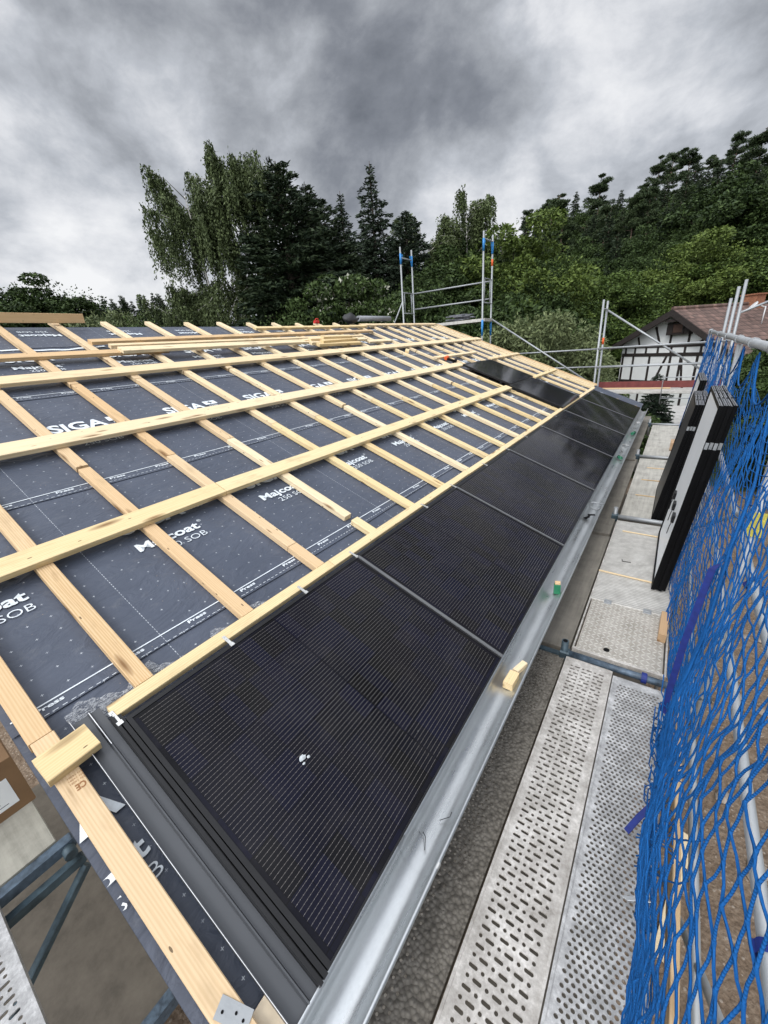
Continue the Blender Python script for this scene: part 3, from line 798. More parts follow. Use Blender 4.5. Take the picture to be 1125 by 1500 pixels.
# drill, membrane roll, bag and red tool at the ridge
dr = Thing('cordless_drill', RF(9.0, 4.3, -.04, .2) @ Matrix.Scale(.8, 4), 'orange and black cordless drill lying on the battens', 'drill')
b = MB(); b.tube([(-.02, 0, .07), (.0, 0, .07), (.16, 0, .07), (.2, 0, .07), (.24, 0, .07)], [.05, .065, .065, .05, .03], 10)
dr.part('body', b, plain('orange plastic', (.62, .10, .02), .5), dr.M)
b = MB().box(-.02, .05, -.24, -.04, .04, .1, 0, None, .012); b.box(-.06, .09, -.33, -.24, .02, .12, 0, None, .015)
dr.part('grip', b, M_['blackmatt'], dr.M)
b = MB(); b.tube([(.24, 0, .07), (.3, 0, .07), (.31, 0, .07), (.4, 0, .07)], [.03, .028, .01, .008], 8); dr.part('chuck', b, M_['clip'], dr.M)
rl_ = MB(); rl_.tube([(0, 0, 0), (1.6, 0, 0)], .07, 18); rl_.tube([(-.004, 0, 0), (1.604, 0, 0)], .03, 12, 1)
solo('underlay_roll', rl_, [plain('grey underlay roll', (.26, .27, .29), .5), M_['blackmatt']], RF(9.2, RIDGE + .12, .06, .03), 'grey roll of roofing underlay lying on the ridge', 'roll')
bg_ = MB(); rb_ = random.Random(8)
n = 14
for j in range(7):
    for k in range(n):
        a = 2 * PI * k / n; t = j / 6; r = .26 * math.sin(PI * (.12 + .85 * t)) * rb_.uniform(.85, 1.12)
        bg_.v.append((r * 1.3 * math.cos(a), r * math.sin(a), .34 * t * rb_.uniform(.9, 1.05)))
for j in range(6):
    for k in range(n): bg_.f.append((j * n + k, j * n + (k + 1) % n, (j + 1) * n + (k + 1) % n, (j + 1) * n + k)); bg_.m.append(0); bg_.sm.append(True)
bg_.f.append(tuple(6 * n + k for k in range(n))); bg_.m.append(0); bg_.sm.append(True)
solo('tool_bag', bg_, plain('black bag', (.02, .02, .022), .6), RF(8.75, RIDGE + .05, -.04, .2) @ Matrix.Scale(.75, 4), 'crumpled black tool bag on the ridge beside the roll', 'bag')
rt_ = MB().box(-.13, .13, -.05, .05, 0, .1, 0, None, .02); rt_.tube([(-.1, 0, .1), (-.07, 0, .17), (.07, 0, .17), (.1, 0, .1)], .018, 8)
solo('red_tool_case', rt_, plain('red plastic', (.6, .02, .015), .4), RF(7.45, RIDGE + .0, -.03, .1) @ Matrix.Scale(.6, 4), 'small red tool case with a handle on the ridge', 'tool case')
# ------------------------------------------------------------------ perforated planks
DZ = -.4
def perforated(xw, rows, margin, th, zoff=0, yend=.06):
    """rows: list of (row_height, [cells]); a cell is (width, kind, hole w, hole h); local plank: x across, y along, z up"""
    P = []; F = []
    P_add = P.extend
    length = sum(r[0] for r in rows)
    def quad(x0, x1, y0, y1):
        b = len(P); P_add([(x0, y0, 0), (x1, y0, 0), (x1, y1, 0), (x0, y1, 0)]); F.append((b, b + 1, b + 2, b + 3))
    y = 0
    for h, cells in rows:
        x = margin
        for cell in cells:
            wd, hw, hh = cell
            if hw <= 0: quad(x, x + wd, y, y + h)
            else:
                cx_, cy_ = x + wd / 2, y + h / 2
                r = hh / 2; e = max(0, hw / 2 - r)
                hole = []
                for k in range(12):
                    a = 2 * PI * (k + .5) / 12
                    hole.append((cx_ + (e if math.cos(a) > 0 else -e) + r * math.cos(a), cy_ + r * math.sin(a)))
                # boundary points matched by direction
                bd = []
                for k in range(12):
                    a = 2 * PI * (k + .5) / 12; ca, sa = math.cos(a), math.sin(a)
                    s_ = max(abs(ca), abs(sa)); 
                    bd.append((cx_ + ca / s_ * wd / 2, cy_ + sa / s_ * h / 2))
                b = len(P)
                P_add([(p[0], p[1], 0) for p in bd]); P_add([(p[0], p[1], 0) for p in hole]); P_add([(p[0], p[1], -.007) for p in hole])
                for k in range(12):
                    k2 = (k + 1) % 12
                    F.append((b + k, b + k2, b + 12 + k2, b + 12 + k)); F.append((b + 12 + k, b + 12 + k2, b + 24 + k2, b + 24 + k))
                for (q, sx, sy) in ((1, 1, 1), (4, -1, 1), (7, -1, -1), (10, 1, -1)):
                    # fill the corner of the cell between neighbouring boundary points
                    c0, c1 = bd[q], bd[(q + 1) % 12]
                    if abs(c0[0] - c1[0]) > 1e-6 and abs(c0[1] - c1[1]) > 1e-6:
                        b2 = len(P); P_add([(c0[0], c0[1], 0), (cx_ + sx * wd / 2, cy_ + sy * h / 2, 0), (c1[0], c1[1], 0)]); F.append((b2, b2 + 1, b2 + 2))
            x += wd
        y += h
    inner = x
    quad(.012, margin, -yend, length + yend); quad(inner, xw - .012, -yend, length + yend)
    quad(margin, inner, -yend, 0); quad(margin, inner, length, length + yend)
    mb = MB(); mb.add(P, F, 0)
    # rolled lips along the edges and folded sides
    for x0, x1 in ((0, .012), (xw - .012, xw)):
        mb.box(x0, x1, -yend, length + yend, -th, .006, 0, None, .003)
    mb.box(.012, xw - .012, -yend - .004, -yend, -th, .002); mb.box(.012, xw - .012, length + yend, length + yend + .004, -th, .002)
    return mb
pr = random.Random(4)
rowsA = []
sl, rd_ = (.050, .038, .0155), (.030, .0155, .0155)
for i in range(84):
    c = [sl, rd_, sl, rd_, sl, rd_] if i % 2 == 0 else [rd_, sl, rd_, sl, rd_, sl]
    rowsA.append((.0345, c))
mbA = perforated(.318, rowsA, .038, .05)
G = 'scaffold boards of the eave walkway'
def plank(name, mb, mat, M, lab): return solo(name, mb, mat, M, lab, 'scaffold plank', G, fixn=False)
plank('scaffold_plank', mbA, M_['plank1'], T(.288, -.52, DZ) @ RZ(0.0), 'steel plank with rows of slots and round holes, middle of the three near planks')
rowsB = []
for i in range(126):
    h = .023
    if i % 2: c = [(.013, 0, 0)] + [(.0245, .0165, .015)] * 10
    else: c = [(.0245, .0165, .015)] * 10 + [(.013, 0, 0)]
    rowsB.append((h, c))
mbB = perforated(.318, rowsB, .030, .05)
plank('scaffold_plank', mbB, M_['plank2'], T(.613, -.56, DZ), 'steel plank with a dense honeycomb of round holes, next to the blue net')
rowsC = []
for i in range(100):
    h = .029
    on = lambda j: (.026, .0125, .0125) if (j == 4 or (j == 5 and i % 2 and pr.random() < .8) or (i > 78 and j < 9 and pr.random() < .9) or (40 < i < 60 and j < 8 and pr.random() < .7)) else (.026, 0, 0)
    rowsC.append((h, ([(.013, 0, 0)] if i % 2 else []) + [on(j) for j in range(10)] + ([] if i % 2 else [(.013, 0, 0)])))
mbC = perforated(.318, rowsC, .018, .05)
plank('scaffold_plank', mbC, M_['crust'], T(-.045, -.50, DZ - .03), 'dark plank crusted with concrete under the gutter, nearest to the house')

def slab(x0, x1, y0, y1, th=.05, z=DZ, jit=.004):
    return MB().box(0, x1 - x0, 0, y1 - y0, -th, 0, 0, None, jit), T(x0, y0, z)
def flat(name, x0, x1, y0, y1, mat, lab, z=DZ, th=.05, rot=0):
    mb, M = slab(x0, x1, y0, y1, th, z); return plank(name, mb, mat, M @ RZ(rot), lab)
flat('scaffold_plank', -.03, .285, 2.55, 4.84, M_['greyply'], 'grey weathered board beside the gutter, just beyond the blue tube', DZ - .02)
flat('scaffold_plank', -.03, .275, 4.90, 8.6, M_['greyply'], 'grey weathered board beside the gutter, second beyond the blue tube', DZ - .01)
flat('scaffold_plank', -.06, .245, 8.45, 13.3, M_['greyply'], 'grey weathered board beside the gutter, at its far end', DZ + .02, .03)
# aluminium deck with hinged checker plate hatch
dk = Thing('hatch_deck', T(.315, 2.56, DZ), 'aluminium scaffold deck with a checker plate hatch and ribbed surface', 'scaffold deck')
dk.part('ribbed_plate', MB().box(0, .60, .79, 2.80, -.05, 0, 0, None, .004), M_['rib'], dk.M)
dk.part('hatch_plate', MB().box(.012, .588, .03, .785, -.03, .001, 0, None, .002), M_['checker'], dk.M)
dk.part('frame', MB().box(-.012, .0, 0, 2.80, -.06, .006, 0, None, .003).box(.60, .612, 0, 2.8, -.06, .006, 0, None, .003).box(0, .6, 0, .026, -.05, .004, 0, None, .003), M_['plank1'], dk.M)
for x in (.14, .45):
    h = MB().box(-.03, .03, -.035, .035, 0, .005, 0, None, .002); h.tube([(-.03, 0, .005), (.03, 0, .005)], .005, 8)
    dk.part('hinge', h, M_['tube'], dk.M @ T(x, .787, .001))
h = MB(); h.tube([(0, 0, 0), (0, 0, .004)], .022, 16); dk.part('grip_hole', h, M_['blackmatt'], dk.M @ T(.22, .1, .001))
flat('scaffold_plank', .315, .915, 5.54, 8.66, M_['lightply'], 'pale plywood scaffold deck under the farther panel stack')
flat('scaffold_plank', .34, .93, 8.86, 12.1, M_['lightply'], 'pale plywood scaffold deck at the far end of the walkway')
for k in range(4): flat('scaffold_plank', -.02, .96, -.9 + 3.3 * k, 2.35 + 3.3 * k, M_['brownply'], 'dark plywood deck added one level below the walkway to darken the plank holes', -2.4)  # lower deck added to block the lit ground and keep the holes dark
# sticks and offcut on the deck
def stick(x, y, ln, rot, lab, k='pale', w=.018): return solo('spacer_lath', board_mb(ln, w, .012, .002), M_[k], T(x, y, DZ + .002) @ RZ(rot), lab, 'lath', 'thin laths lying across the walkway')
stick(.30, 3.90, .52, -.05, 'thin lath across the ribbed deck near the hatch')
stick(.40, 5.02, .42, -.04, 'thin lath on the ribbed deck, beside the nearer panel stack')
stick(.42, 6.45, .34, -.02, 'nearest lath on the pale plywood deck', 'tan')
stick(.44, 7.25, .34, 0, 'middle lath on the pale plywood deck', 'tan')
stick(.47, 8.0, .32, 0, 'farthest lath on the pale plywood deck', 'tan')
m = MB(); m.tube([(.0, 0, .006), (.03, .05, .01), (.05, .06, .006), (.09, .03, .006)], .003, 6)
solo('wire_scrap', m, M_['blackmatt'], T(.56, 4.22, DZ) @ RZ(2.4), 'small bent dark wire scrap on the ribbed deck', 'wire')
solo('wood_block', board_mb(.34, .055, .075), M_['offcut'], T(.88, 2.96, DZ + .002) @ RZ(PI / 2 - .03), 'brown squared timber offcut standing by the blue net on the hatch', 'wood block')
cup = MB(); cup.tube([(0, 0, 0), (0, 0, .12)], [.05, .06], 12)
solo('paper_bag', MB().box(-.1, .1, -.12, .12, 0, .2, 0, None, .03), plain('brown paper', (.42, .28, .17), .8), T(.86, 9.5, DZ), 'brown paper package on the far deck behind the panel stack', 'package')

# ------------------------------------------------------------------ scaffold tubes of the eave walkway
def tube_mb(pts, r=.024, n=12):
    m = MB(); m.tube(pts, r, n); return m
GT = 'tubes of the eave scaffold'
tb_ = Thing('cross_tube', T(.27, 2.46, DZ - .01), 'blue painted cross tube between the near steel planks and the hatch deck', 'scaffold tube', GT)
tb_.part('tube', tube_mb([(.30, 2.475, DZ + .005), (1.18, 2.475, DZ + .005)], .026), M_['bluepaint'])
tb_.part('upright_stub', MB().tube([(.262, 2.475, DZ - .2), (.262, 2.475, DZ + .115)], .026, 14).tube([(.262, 2.475, DZ + .1155), (.262, 2.475, DZ + .1165)], .018, 12, 1), [M_['bluedark'], M_['blackmatt']])
tb_.part('coupler', MB().box(.235, .30, 2.44, 2.51, DZ - .05, DZ + .03, 0, None, .01), M_['bluedark'])
flatb = MB().box(-.05, .27, 2.455, 2.495, DZ - .06, DZ - .015); solo('bracket_arm', flatb, M_['bluedark'], Matrix.Identity(4), 'dark steel bracket arm under the inner planks beside the blue tube', 'bracket')
for y, lab in ((5.46, 'grey cross tube in front of the pale plywood deck'), (8.77, 'grey cross tube between the two pale plywood decks'), (12.16, 'grey cross tube at the far end of the walkway')):
    t_ = Thing('cross_tube', T(.27, y, DZ), lab, 'scaffold tube', GT)
    t_.part('tube', tube_mb([(.28, y, DZ + .01), (1.2, y, DZ + .01)], .03), M_['tube'])
    t_.part('upright_stub', tube_mb([(.262, y, DZ - .3), (.262, y, DZ + .14)], .027), M_['tube'])
    t_.part('coupler', MB().box(.225, .30, y - .045, y + .045, DZ - .05, DZ + .05, 0, None, .012), M_['bluedark'])
XO = 1.13
def upright(y, z0, z1, lab, x=XO, name='scaffold_post', r=.025, sticker=None, mat=None):
    t_ = Thing(name, T(x, y, z0), lab, 'scaffold post', GT)
    t_.part('tube', tube_mb([(x, y, z0), (x, y, z1)], r), M_[mat or 'tube'])
    if sticker: t_.part('sticker', tube_mb([(x, y, sticker), (x, y, sticker + .14)], r + .001), M_['orange'])
    return t_
for y, lab in ((2.475, 'outer scaffold post behind the blue net with a yellow tag'), (5.46, 'outer scaffold post behind the net between the two panel stacks'), (8.77, 'outer scaffold post behind the net beside the farther panel stack')):
    p_ = upright(y, GZ, 1.70, lab)
    if y == 2.475:
        p_.part('tag', MB().box(XO - .036, XO + .034, y - .033, y - .027, .82, .96), M_['yellowtag'])
for z, lab in ((.06, 'lower guard rail behind the blue net'), (.58, 'middle guard rail behind the blue net'), (1.745, 'top rail carrying the blue safety net')):
    rail = Thing('guard_rail', T(XO + .04, 6, z), lab, 'guard rail', GT)
    rail.part('tube', tube_mb([(XO - (.0 if z > 1 else -.045), -.9 if z < 1 else 2.6, z), (XO - (.0 if z > 1 else -.045), 12.25, z)], .024 if z < 1 else .032), M_['tube'])
    if z > 1:
        for y in (3.3, 4.4, 5.6, 7.1, 8.9, 11.0, 12.2): rail.part('coupler', tube_mb([(XO, y - .035, z), (XO, y + .035, z)], .043), M_['tube'])
solo('base_ledger', tube_mb([(XO + .02, -1, DZ - .42), (XO + .02, 12.2, DZ - .42)]), M_['tube'], Matrix.Identity(4), 'long horizontal tube below the deck, outside the blue net', 'scaffold tube', GT)
solo('brace_tube', tube_mb([(XO + .03, .6, -.2), (XO + .03, 2.6, -2.4)], .019), M_['tube'], Matrix.Identity(4), 'thin diagonal brace tube outside the net over the bare earth', 'scaffold tube', GT)
solo('brace_tube', tube_mb([(XO + .03, 2.7, .9), (XO + .03, 5.3, -.3)], .019), M_['tube'], Matrix.Identity(4), 'thin diagonal brace tube behind the net below the yellow tag', 'scaffold tube', GT)
solo('toe_board', board_mb(3.2, .15, .03), M_['tan'], T(.985, -.75, DZ - .01) @ RZ(PI / 2) @ RX(PI / 2), 'timber toe board at the foot of the blue net', 'toe board')

M_['lip'] = plain('worn aluminium lip', (.30, .30, .30), .4, .5, .6, 30)
# ------------------------------------------------------------------ stacks of solar panels leaning on the net
def leaning(name_root, y, x0, x1, ztop, wd, ln, lab, grp, th=.028, front=False, glass=False):
    """one panel standing on its short edge: x0 = foot, x1 = head"""
    d = Vector((x1 - x0, 0, ztop - DZ)).normalized()
    M = Matrix.Identity(4)
    ax = d; ay = Vector((0, 1, 0)); az = ax.cross(ay)             # az points back towards the roof
    for i in range(3): M[i][0] = ax[i]; M[i][1] = ay[i]; M[i][2] = az[i]
    M = T(x0, y, DZ + .012) @ M
    if az.x > 0:
        M = T(x0, y, DZ + .012) @ M.to_3x3().to_4x4() @ Matrix.Diagonal((1, 1, -1, 1))
    r = empty(name_root, M, lab, 'solar panel', grp)
    fr = MB(); b = .03
    fr.box(0, b, 0, wd, 0, th); fr.box(ln - b, ln, 0, wd, 0, th); fr.box(b, ln - b, 0, b, 0, th); fr.box(b, ln - b, wd - b, wd, 0, th)
    fr.build('frame', M_['blackmatt'], r)
    MB().box(b, ln - b, b, wd - b, .004, th - (.004 if glass else .012)).build('glass' if glass else 'back_sheet', M_['black'] if glass else M_['backsheet'], r)
    lip = MB().box(ln - .001, ln + .0015, .004, wd * .30, .004, .014).box(ln - .001, ln + .0015, wd * .36, wd * .7, .006, .016).box(ln - .001, ln + .0015, wd * .74, wd - .004, .004, .013).box(ln - .001, ln + .0015, .004, wd * .5, .019, .026).box(ln - .001, ln + .0015, wd * .56, wd - .004, .020, .026)
    lip.build('frame_lip', M_['lip'], r)
    lb = MB().box(ln * .80, ln * .832, -.0015, -.0005, .003, th - .003); lb.build('label', M_['tube'], r)
    if front and not glass:
        for k in range(3):
            jb = MB().box(ln * .36 - .035, ln * .36 + .035, wd * (.22 + .25 * k), wd * (.22 + .25 * k) + .11, th - .012, th + .012, 0, None, .004)
            jb.tube([(ln * .36, wd * (.22 + .25 * k), th), (ln * .36 - .06, wd * (.2 + .25 * k), th + .012), (ln * .36 - .16, wd * (.24 + .25 * k), th + .008)], .004, 6)
            jb.build('junction_box', M_['black'], r)
    return r
def stack(y, x0, x1, ztop, wd, n, lab, grp, far, glass=False):
    ln = math.hypot(x1 - x0, ztop - DZ)
    for k in range(n):
        pos = ('foremost, its dark face to the roof' if glass else 'foremost, its white back to the roof') if k == 0 else ('outermost, against the net' if k == n - 1 else 'in the middle of the stack')
        leaning('solar_panel', y + [0, .012, -.006, .016, .004][k % 5], x0 + .0285 * k, x1 + .0285 * k, ztop + [0, -.012, .006, -.02, -.004][k % 5], wd, ln, 'stacked solar panel ' + pos + ', ' + far, grp, front=(k == 0), glass=glass and k == 0)
stack(3.74, .795, .980, 1.315, 1.36, 4, '', 'solar panels stacked by the net', 'nearer stack')
stack(5.52, .695, .905, 1.06, 1.30, 5, '', 'solar panels stacked by the net', 'farther stack', True)
stack(7.6, .80, .98, 1.12, 1.30, 3, '', 'solar panels stacked by the net', 'last stack behind the other two')

# ------------------------------------------------------------------ the safety net
def swag(y):
    ph = ((y - 2.7) % 1.05) / 1.05
    return 1.70 - .28 * math.sin(PI * ph) ** .8 * sstep((y - 1.8) / .9) - .08 * (1 - sstep((y - 1.8) / .9))
def net_pos(y, t):
    """y along the walkway, t = 0 foot .. 1 head of the net"""
    g = math.exp(-((y - .2) / 1.5) ** 2)
    top_z = swag(y) - .02
    z = DZ - .0 + (top_z - DZ) * t
    x = .925 + (1.105 - .925) * t ** 1.1
    x -= .20 * g * math.sin(PI * min(1, t * 1.05)) ** .8
    x += .02 * math.sin(y * 3.1 + t * 4) * (1 - .5 * g) + .012 * math.sin(y * 9 + t * 9)
    # gathers
    yy = y + .05 * math.sin(y * 2.7 + 2) * (1 - t) + .02 * math.sin(t * 9 + y * 5)
    zz = z + .02 * math.sin(y * 6 + t * 3)
    return Vector((x, yy, zz))
def make_net():
    root = Thing('safety_net', T(.92, 6, DZ), 'blue knotted safety net hanging along the outer side of the scaffold', 'safety net')
    nb = MB()
    rn = random.Random(1); cache = {}
    def node(i, j):
        # skewed lattice: one family of strands runs along the walkway, the other climbs
        if (i, j) not in cache:
            y = -1.9 + i * .062 + j * .032; t = (i * .007 + j * .058) / 2.0 - .02
            t = t - math.floor((i * .007 / 2.0) / .029) * .029
            q = net_pos(y, min(1, max(0, t)))
            cache[(i, j)] = (q + Vector((rn.gauss(0, .004), rn.gauss(0, .006), rn.gauss(0, .006))), y)
        return cache[(i, j)]
    NJ = 36
    for i in range(0, 255):
        for j in range(0, NJ):
            a, ya = node(i, j)
            if ya > 12.1 or ya < -.75: continue
            shift = int(math.floor(((i + 1) * .007 / 2.0) / .029)) - int(math.floor((i * .007 / 2.0) / .029))
            near = ya < 2.8
            es = []
            if 0 <= j + shift <= NJ: es.append(node(i + 1, j + shift)[0])
            if j + 1 < NJ: es.append(node(i, j + 1)[0])
            for e in es:
                if (e - a).length > .25: continue
                if near:
                    mid = (a + e) / 2 + Vector((rn.gauss(0, .002), rn.gauss(0, .003), -.003))
                    nb.tube([a, a + (mid - a) * .2, mid, e + (mid - e) * .2, e], [.0041, .0030, .0028, .0030, .0041], 6, 0, False)
                else: nb.tube([a, e], .0024, 4, 0, False)
    root.part('netting', nb, M_['net'], fixn=False)
    # head rope slung in loops from the rail
    hr = MB(); pts = []
    y = 2.7
    while y < 12.3:
        ph = ((y - 2.7) % 1.05) / 1.05
        pts.append((1.11 - .02 * math.sin(PI * ph), y, swag(y))); y += .075
    hr.tube(pts, .0065, 7)
    root.part('head_rope', hr, M_['net'], fixn=False)
    # edge rope sagging from the head down to the bunched foot
    er = MB()
    pts = [net_pos(2.55, .96), net_pos(2.2, .82), net_pos(1.95, .66), net_pos(1.75, .48), net_pos(1.6, .32), net_pos(1.48, .18), net_pos(1.36, .08), net_pos(1.15, .03), net_pos(.8, .01)]
    fine = []
    for a, b in zip(pts[:-1], pts[1:]):
        for k in range(6): fine.append(a.lerp(b, k / 6) + Vector((-.012, rn.gauss(0, .002), rn.gauss(0, .002))))
    er.tube(fine, .0065, 8)
    er.tube([p + Vector((.006, .06, .02)) + Vector((0, .015 * math.sin(i * .5), 0)) for i, p in enumerate(fine)], .0045, 7)
    er.tube([p + Vector((.016, .11, .0)) + Vector((0, .02 * math.sin(i * .4 + 1), .02)) for i, p in enumerate(fine)], .004, 7)
    root.part('edge_rope', er, M_['net'], fixn=False)
    # bunched strands at the foot
    bn = MB()
    for k in range(90):
        y0 = .95 + rn.random() * 1.0; t0 = rn.random() ** 2 * .25
        p = net_pos(y0, t0) + Vector((rn.uniform(-.03, .01), 0, rn.uniform(0, .05)))
        pts = [p]
        dv = Vector((rn.uniform(-.4, .4), rn.uniform(-1, 1), rn.uniform(-.2, .8))).normalized()
        for s_ in range(6):
            dv = (dv + Vector((rn.uniform(-.5, .5), rn.uniform(-.5, .5), rn.uniform(-.55, .5)))).normalized()
            q = pts[-1] + dv * .045
            if q.z < DZ + .008: q.z = DZ + .008
            q.x = min(max(q.x, .86), .97); pts.append(q)
        bn.tube(pts, .0032, 5, 0, False)
    root.part('bunched_netting', bn, M_['net'], fixn=False)
    for k in range(9):                                   # strands drawn up to the rail at the far end
        pass
    # webbing straps
    def ribbon(pts, w, twist=0.):
        m = MB(); vs = []
        pts = [Vector(p) for p in pts]
        for i, p in enumerate(pts):
            d = (pts[min(i + 1, len(pts) - 1)] - pts[max(i - 1, 0)]).normalized()
            s_ = d.cross(Vector((-.6, -.5, .62))).normalized()
            s_ = Matrix.Rotation(twist * i, 3, d) @ s_
            n_ = d.cross(s_) * .001
            vs += [p - s_ * w / 2 - n_, p + s_ * w / 2 - n_, p + s_ * w / 2 + n_, p - s_ * w / 2 + n_]
        for i in range(len(pts) - 1):
            for k in range(4): m.f.append((4 * i + k, 4 * i + (k + 1) % 4, 4 * i + 4 + (k + 1) % 4, 4 * i + 4 + k)); m.m.append(0); m.sm.append(False)
        m.v = [tuple(v) for v in vs]
        return m
    a, b = net_pos(2.05, .58), net_pos(1.8, .20)
    o = Vector((-.03, 0, 0))
    root.part('strap', ribbon([a + o + Vector((.03, .10, -.015)), a + o, a.lerp(b, .5) + o + Vector((-.01, 0, 0)), b + o], .036), M_['strap'])
    root.part('strap', ribbon([(.80, 1.30, DZ + .03), (.84, 1.36, DZ + .09), (.875, 1.40, DZ + .14), (.90, 1.44, DZ + .20)], .03), M_['strap'])
    root.part('strap', ribbon([(.90, 1.44, DZ + .20), (.895, 1.36, DZ + .14), (.88, 1.28, DZ + .07), (.87, 1.2, DZ + .03), (.875, 1.16, DZ + .07)], .03, .25), M_['strap'])
    for (y, z, x) in ((1.3, .58, XO + .045), (2.35, .58, XO + .045), (.85, .06, XO + .045)):
        m = MB(); n = 18; R_ = .03
        ring = [(x + R_ * math.cos(2 * PI * k / n) * (1 + .5 * (math.sin(2 * PI * k / n) < -.3)), z + R_ * 1.2 * math.sin(2 * PI * k / n)) for k in range(n)]
        m.prism(ring, y - .02, y + .02, 0, False); root.part('strap_loop', m, M_['strap'], fixn=False)
    m = MB(); n = 16
    m.prism([(.78 + .0, 0)] , 0, 0, 0, False) if False else None
    ring = [(.034 * math.cos(2 * PI * k / n), .034 * math.sin(2 * PI * k / n)) for k in range(n + 1)]
    m.prism(ring, -.016, .016, 0, False); m.prism([(a_ * 1.12, b_ * 1.12) for a_, b_ in ring], -.013, .019, 0, False)
    root.part('strap_loop', m, M_['strap'], T(.80, 2.475, DZ + .006) @ RZ(PI / 2), fixn=False)
    m = MB().box(-.05, .05, -.002, .0, -.04, .04)
    root.part('paper_tag', m, M_['backsheet'], T(.862, 1.02, DZ + .05) @ RZ(.5) @ RX(.6))
make_net()

# ------------------------------------------------------------------ gable scaffold near the camera, lower left
flat('scaffold_plank', -4.8, -1.715, -1.4, -.32, M_['gableply'], 'pale grey gable platform carrying the cardboard box', DZ)
br_ = Thing('gable_deck', T(-3.2, -.8, -2.45), 'brown plywood scaffold deck one level below the gable platform', 'scaffold deck')
br_.part('plywood', MB().box(-4.7, -1.78, -1.6, -.12, -2.49, -2.45), M_['brownply'])
br_.part('end_rail', MB().box(-1.78, -1.70, -1.6, -.1, -2.55, -2.43, 0, None, .01), M_['bluepaint'])
rowsD = []
for i in range(60):
    rowsD.append((.034, [rd_, sl, rd_, sl, rd_, sl] if i % 2 else [sl, rd_, sl, rd_, sl, rd_]))
mbD = perforated(.318, rowsD, .038, .05)
solo('scaffold_plank', mbD, M_['plank2'], T(-1.60, -.585, DZ) @ RZ(-PI / 2), 'perforated steel plank in the lower left corner beside the gable', 'scaffold plank', 'gable scaffold', fixn=False)
tr = Thing('lattice_beam', T(-1.68, -.8, DZ - .1), 'blue grey lattice cross beam under the end of the gable platform', 'scaffold beam')
tr.part('top_chord', MB().box(-1.71, -1.655, -1.6, -.26, DZ - .07, DZ - .01, 0, None, .008), M_['bluepaint'])
tr.part('bottom_chord', MB().box(-1.64, -1.60, -1.6, -.26, DZ - .16, DZ - .11, 0, None, .008), M_['bluedark'])
tr.part('diagonal', MB().box(0, .75, -.02, .02, -.02, .02, 0, None, .005), M_['bluedark'], T(-1.60, -.27, DZ - .18) @ RZ(-PI / 2 + .18) @ RY(.65))
tr.part('end_coupler', tube_mb([(-1.70, -.30, DZ - .05), (-1.60, -.30, DZ - .05)], .03), M_['bluedark'])
# cardboard box with delivery labels
bx = Thing('cardboard_box', T(-2.25, -.52, DZ), 'brown cardboard box with two white labels on the gable platform', 'box')
card = plain('cardboard', (.20, .115, .055), .8, var=.12, scale=6)
bx.part('box', MB().box(-2.75, -2.10, -.98, -.30, DZ, DZ + .36, 0, None, .006), card)
lab_ = MB().box(-2.099, -2.098, -.56, -.36, DZ + .06, DZ + .25); lab_.box(-2.099, -2.098, -.80, -.58, DZ + .06, DZ + .25)
lo_ = bx.part('label', lab_, M_['backsheet'])
ln_ = MB(); rl2 = random.Random(6)
for k in range(7):
    for y0, y1 in ((-.545, -.38), (-.79, -.60)):
        ln_.box(-2.0978, -2.0974, y0, y0 + (y1 - y0) * rl2.uniform(.4, 1), DZ + .085 + .022 * k, DZ + .089 + .022 * k)
bx.part('label_print', ln_, M_['printdark'], None, lo_)
# timber, pallet pieces and rubble on the ground outside the net
rg = random.Random(12)
def gtimber(x, y, ln, rot, key, lab, w=.1, th=.05, tilt=0): return solo('ground_timber', board_mb(ln, w, th), M_[key], T(x, y, hill(x, y) + .01) @ RZ(rot) @ RY(tilt), lab, 'timber')
gtimber(1.75, .9, 1.4, .5, 'tan', 'tan timber lying on the bare earth below the net, nearest')
gtimber(1.9, .3, 1.6, -.5, 'tan', 'tan timber crossing another on the bare earth by the corner')
gtimber(1.35, 2.4, 1.3, 1.4, 'pale', 'pale timber on the earth close under the scaffold')
gtimber(2.9, 4.4, 2.2, .9, 'tan', 'long timber on the earth beyond the near guard rails')
for k in range(46):
    x, y = rg.uniform(1.2, 5.2), rg.uniform(-.4, 9); s_ = rg.uniform(.03, .1)
    m = MB(); n = 8
    for j in range(5):
        for q in range(n):
            a = 2 * PI * q / n; r_ = s_ * math.sin(PI * (.1 + .8 * j / 4)) * rg.uniform(.75, 1.15)
            m.v.append((r_ * math.cos(a), r_ * math.sin(a), s_ * .8 * (j / 4 - .3)))
    for j in range(4):
        for q in range(n): m.f.append((j * n + q, j * n + (q + 1) % n, (j + 1) * n + (q + 1) % n, (j + 1) * n + q)); m.m.append(0); m.sm.append(False)
    m.f.append(tuple(4 * n + q for q in range(n))); m.m.append(0); m.sm.append(False)
    if k == 0: stone_mat = plain('pale stone', (.27, .23, .19), .9, var=.3, scale=9)
    solo('stone', m, stone_mat, T(x, y, hill(x, y) + .01), 'loose pale stone on the bare earth below the net', 'stone', 'loose stones on the bare earth')
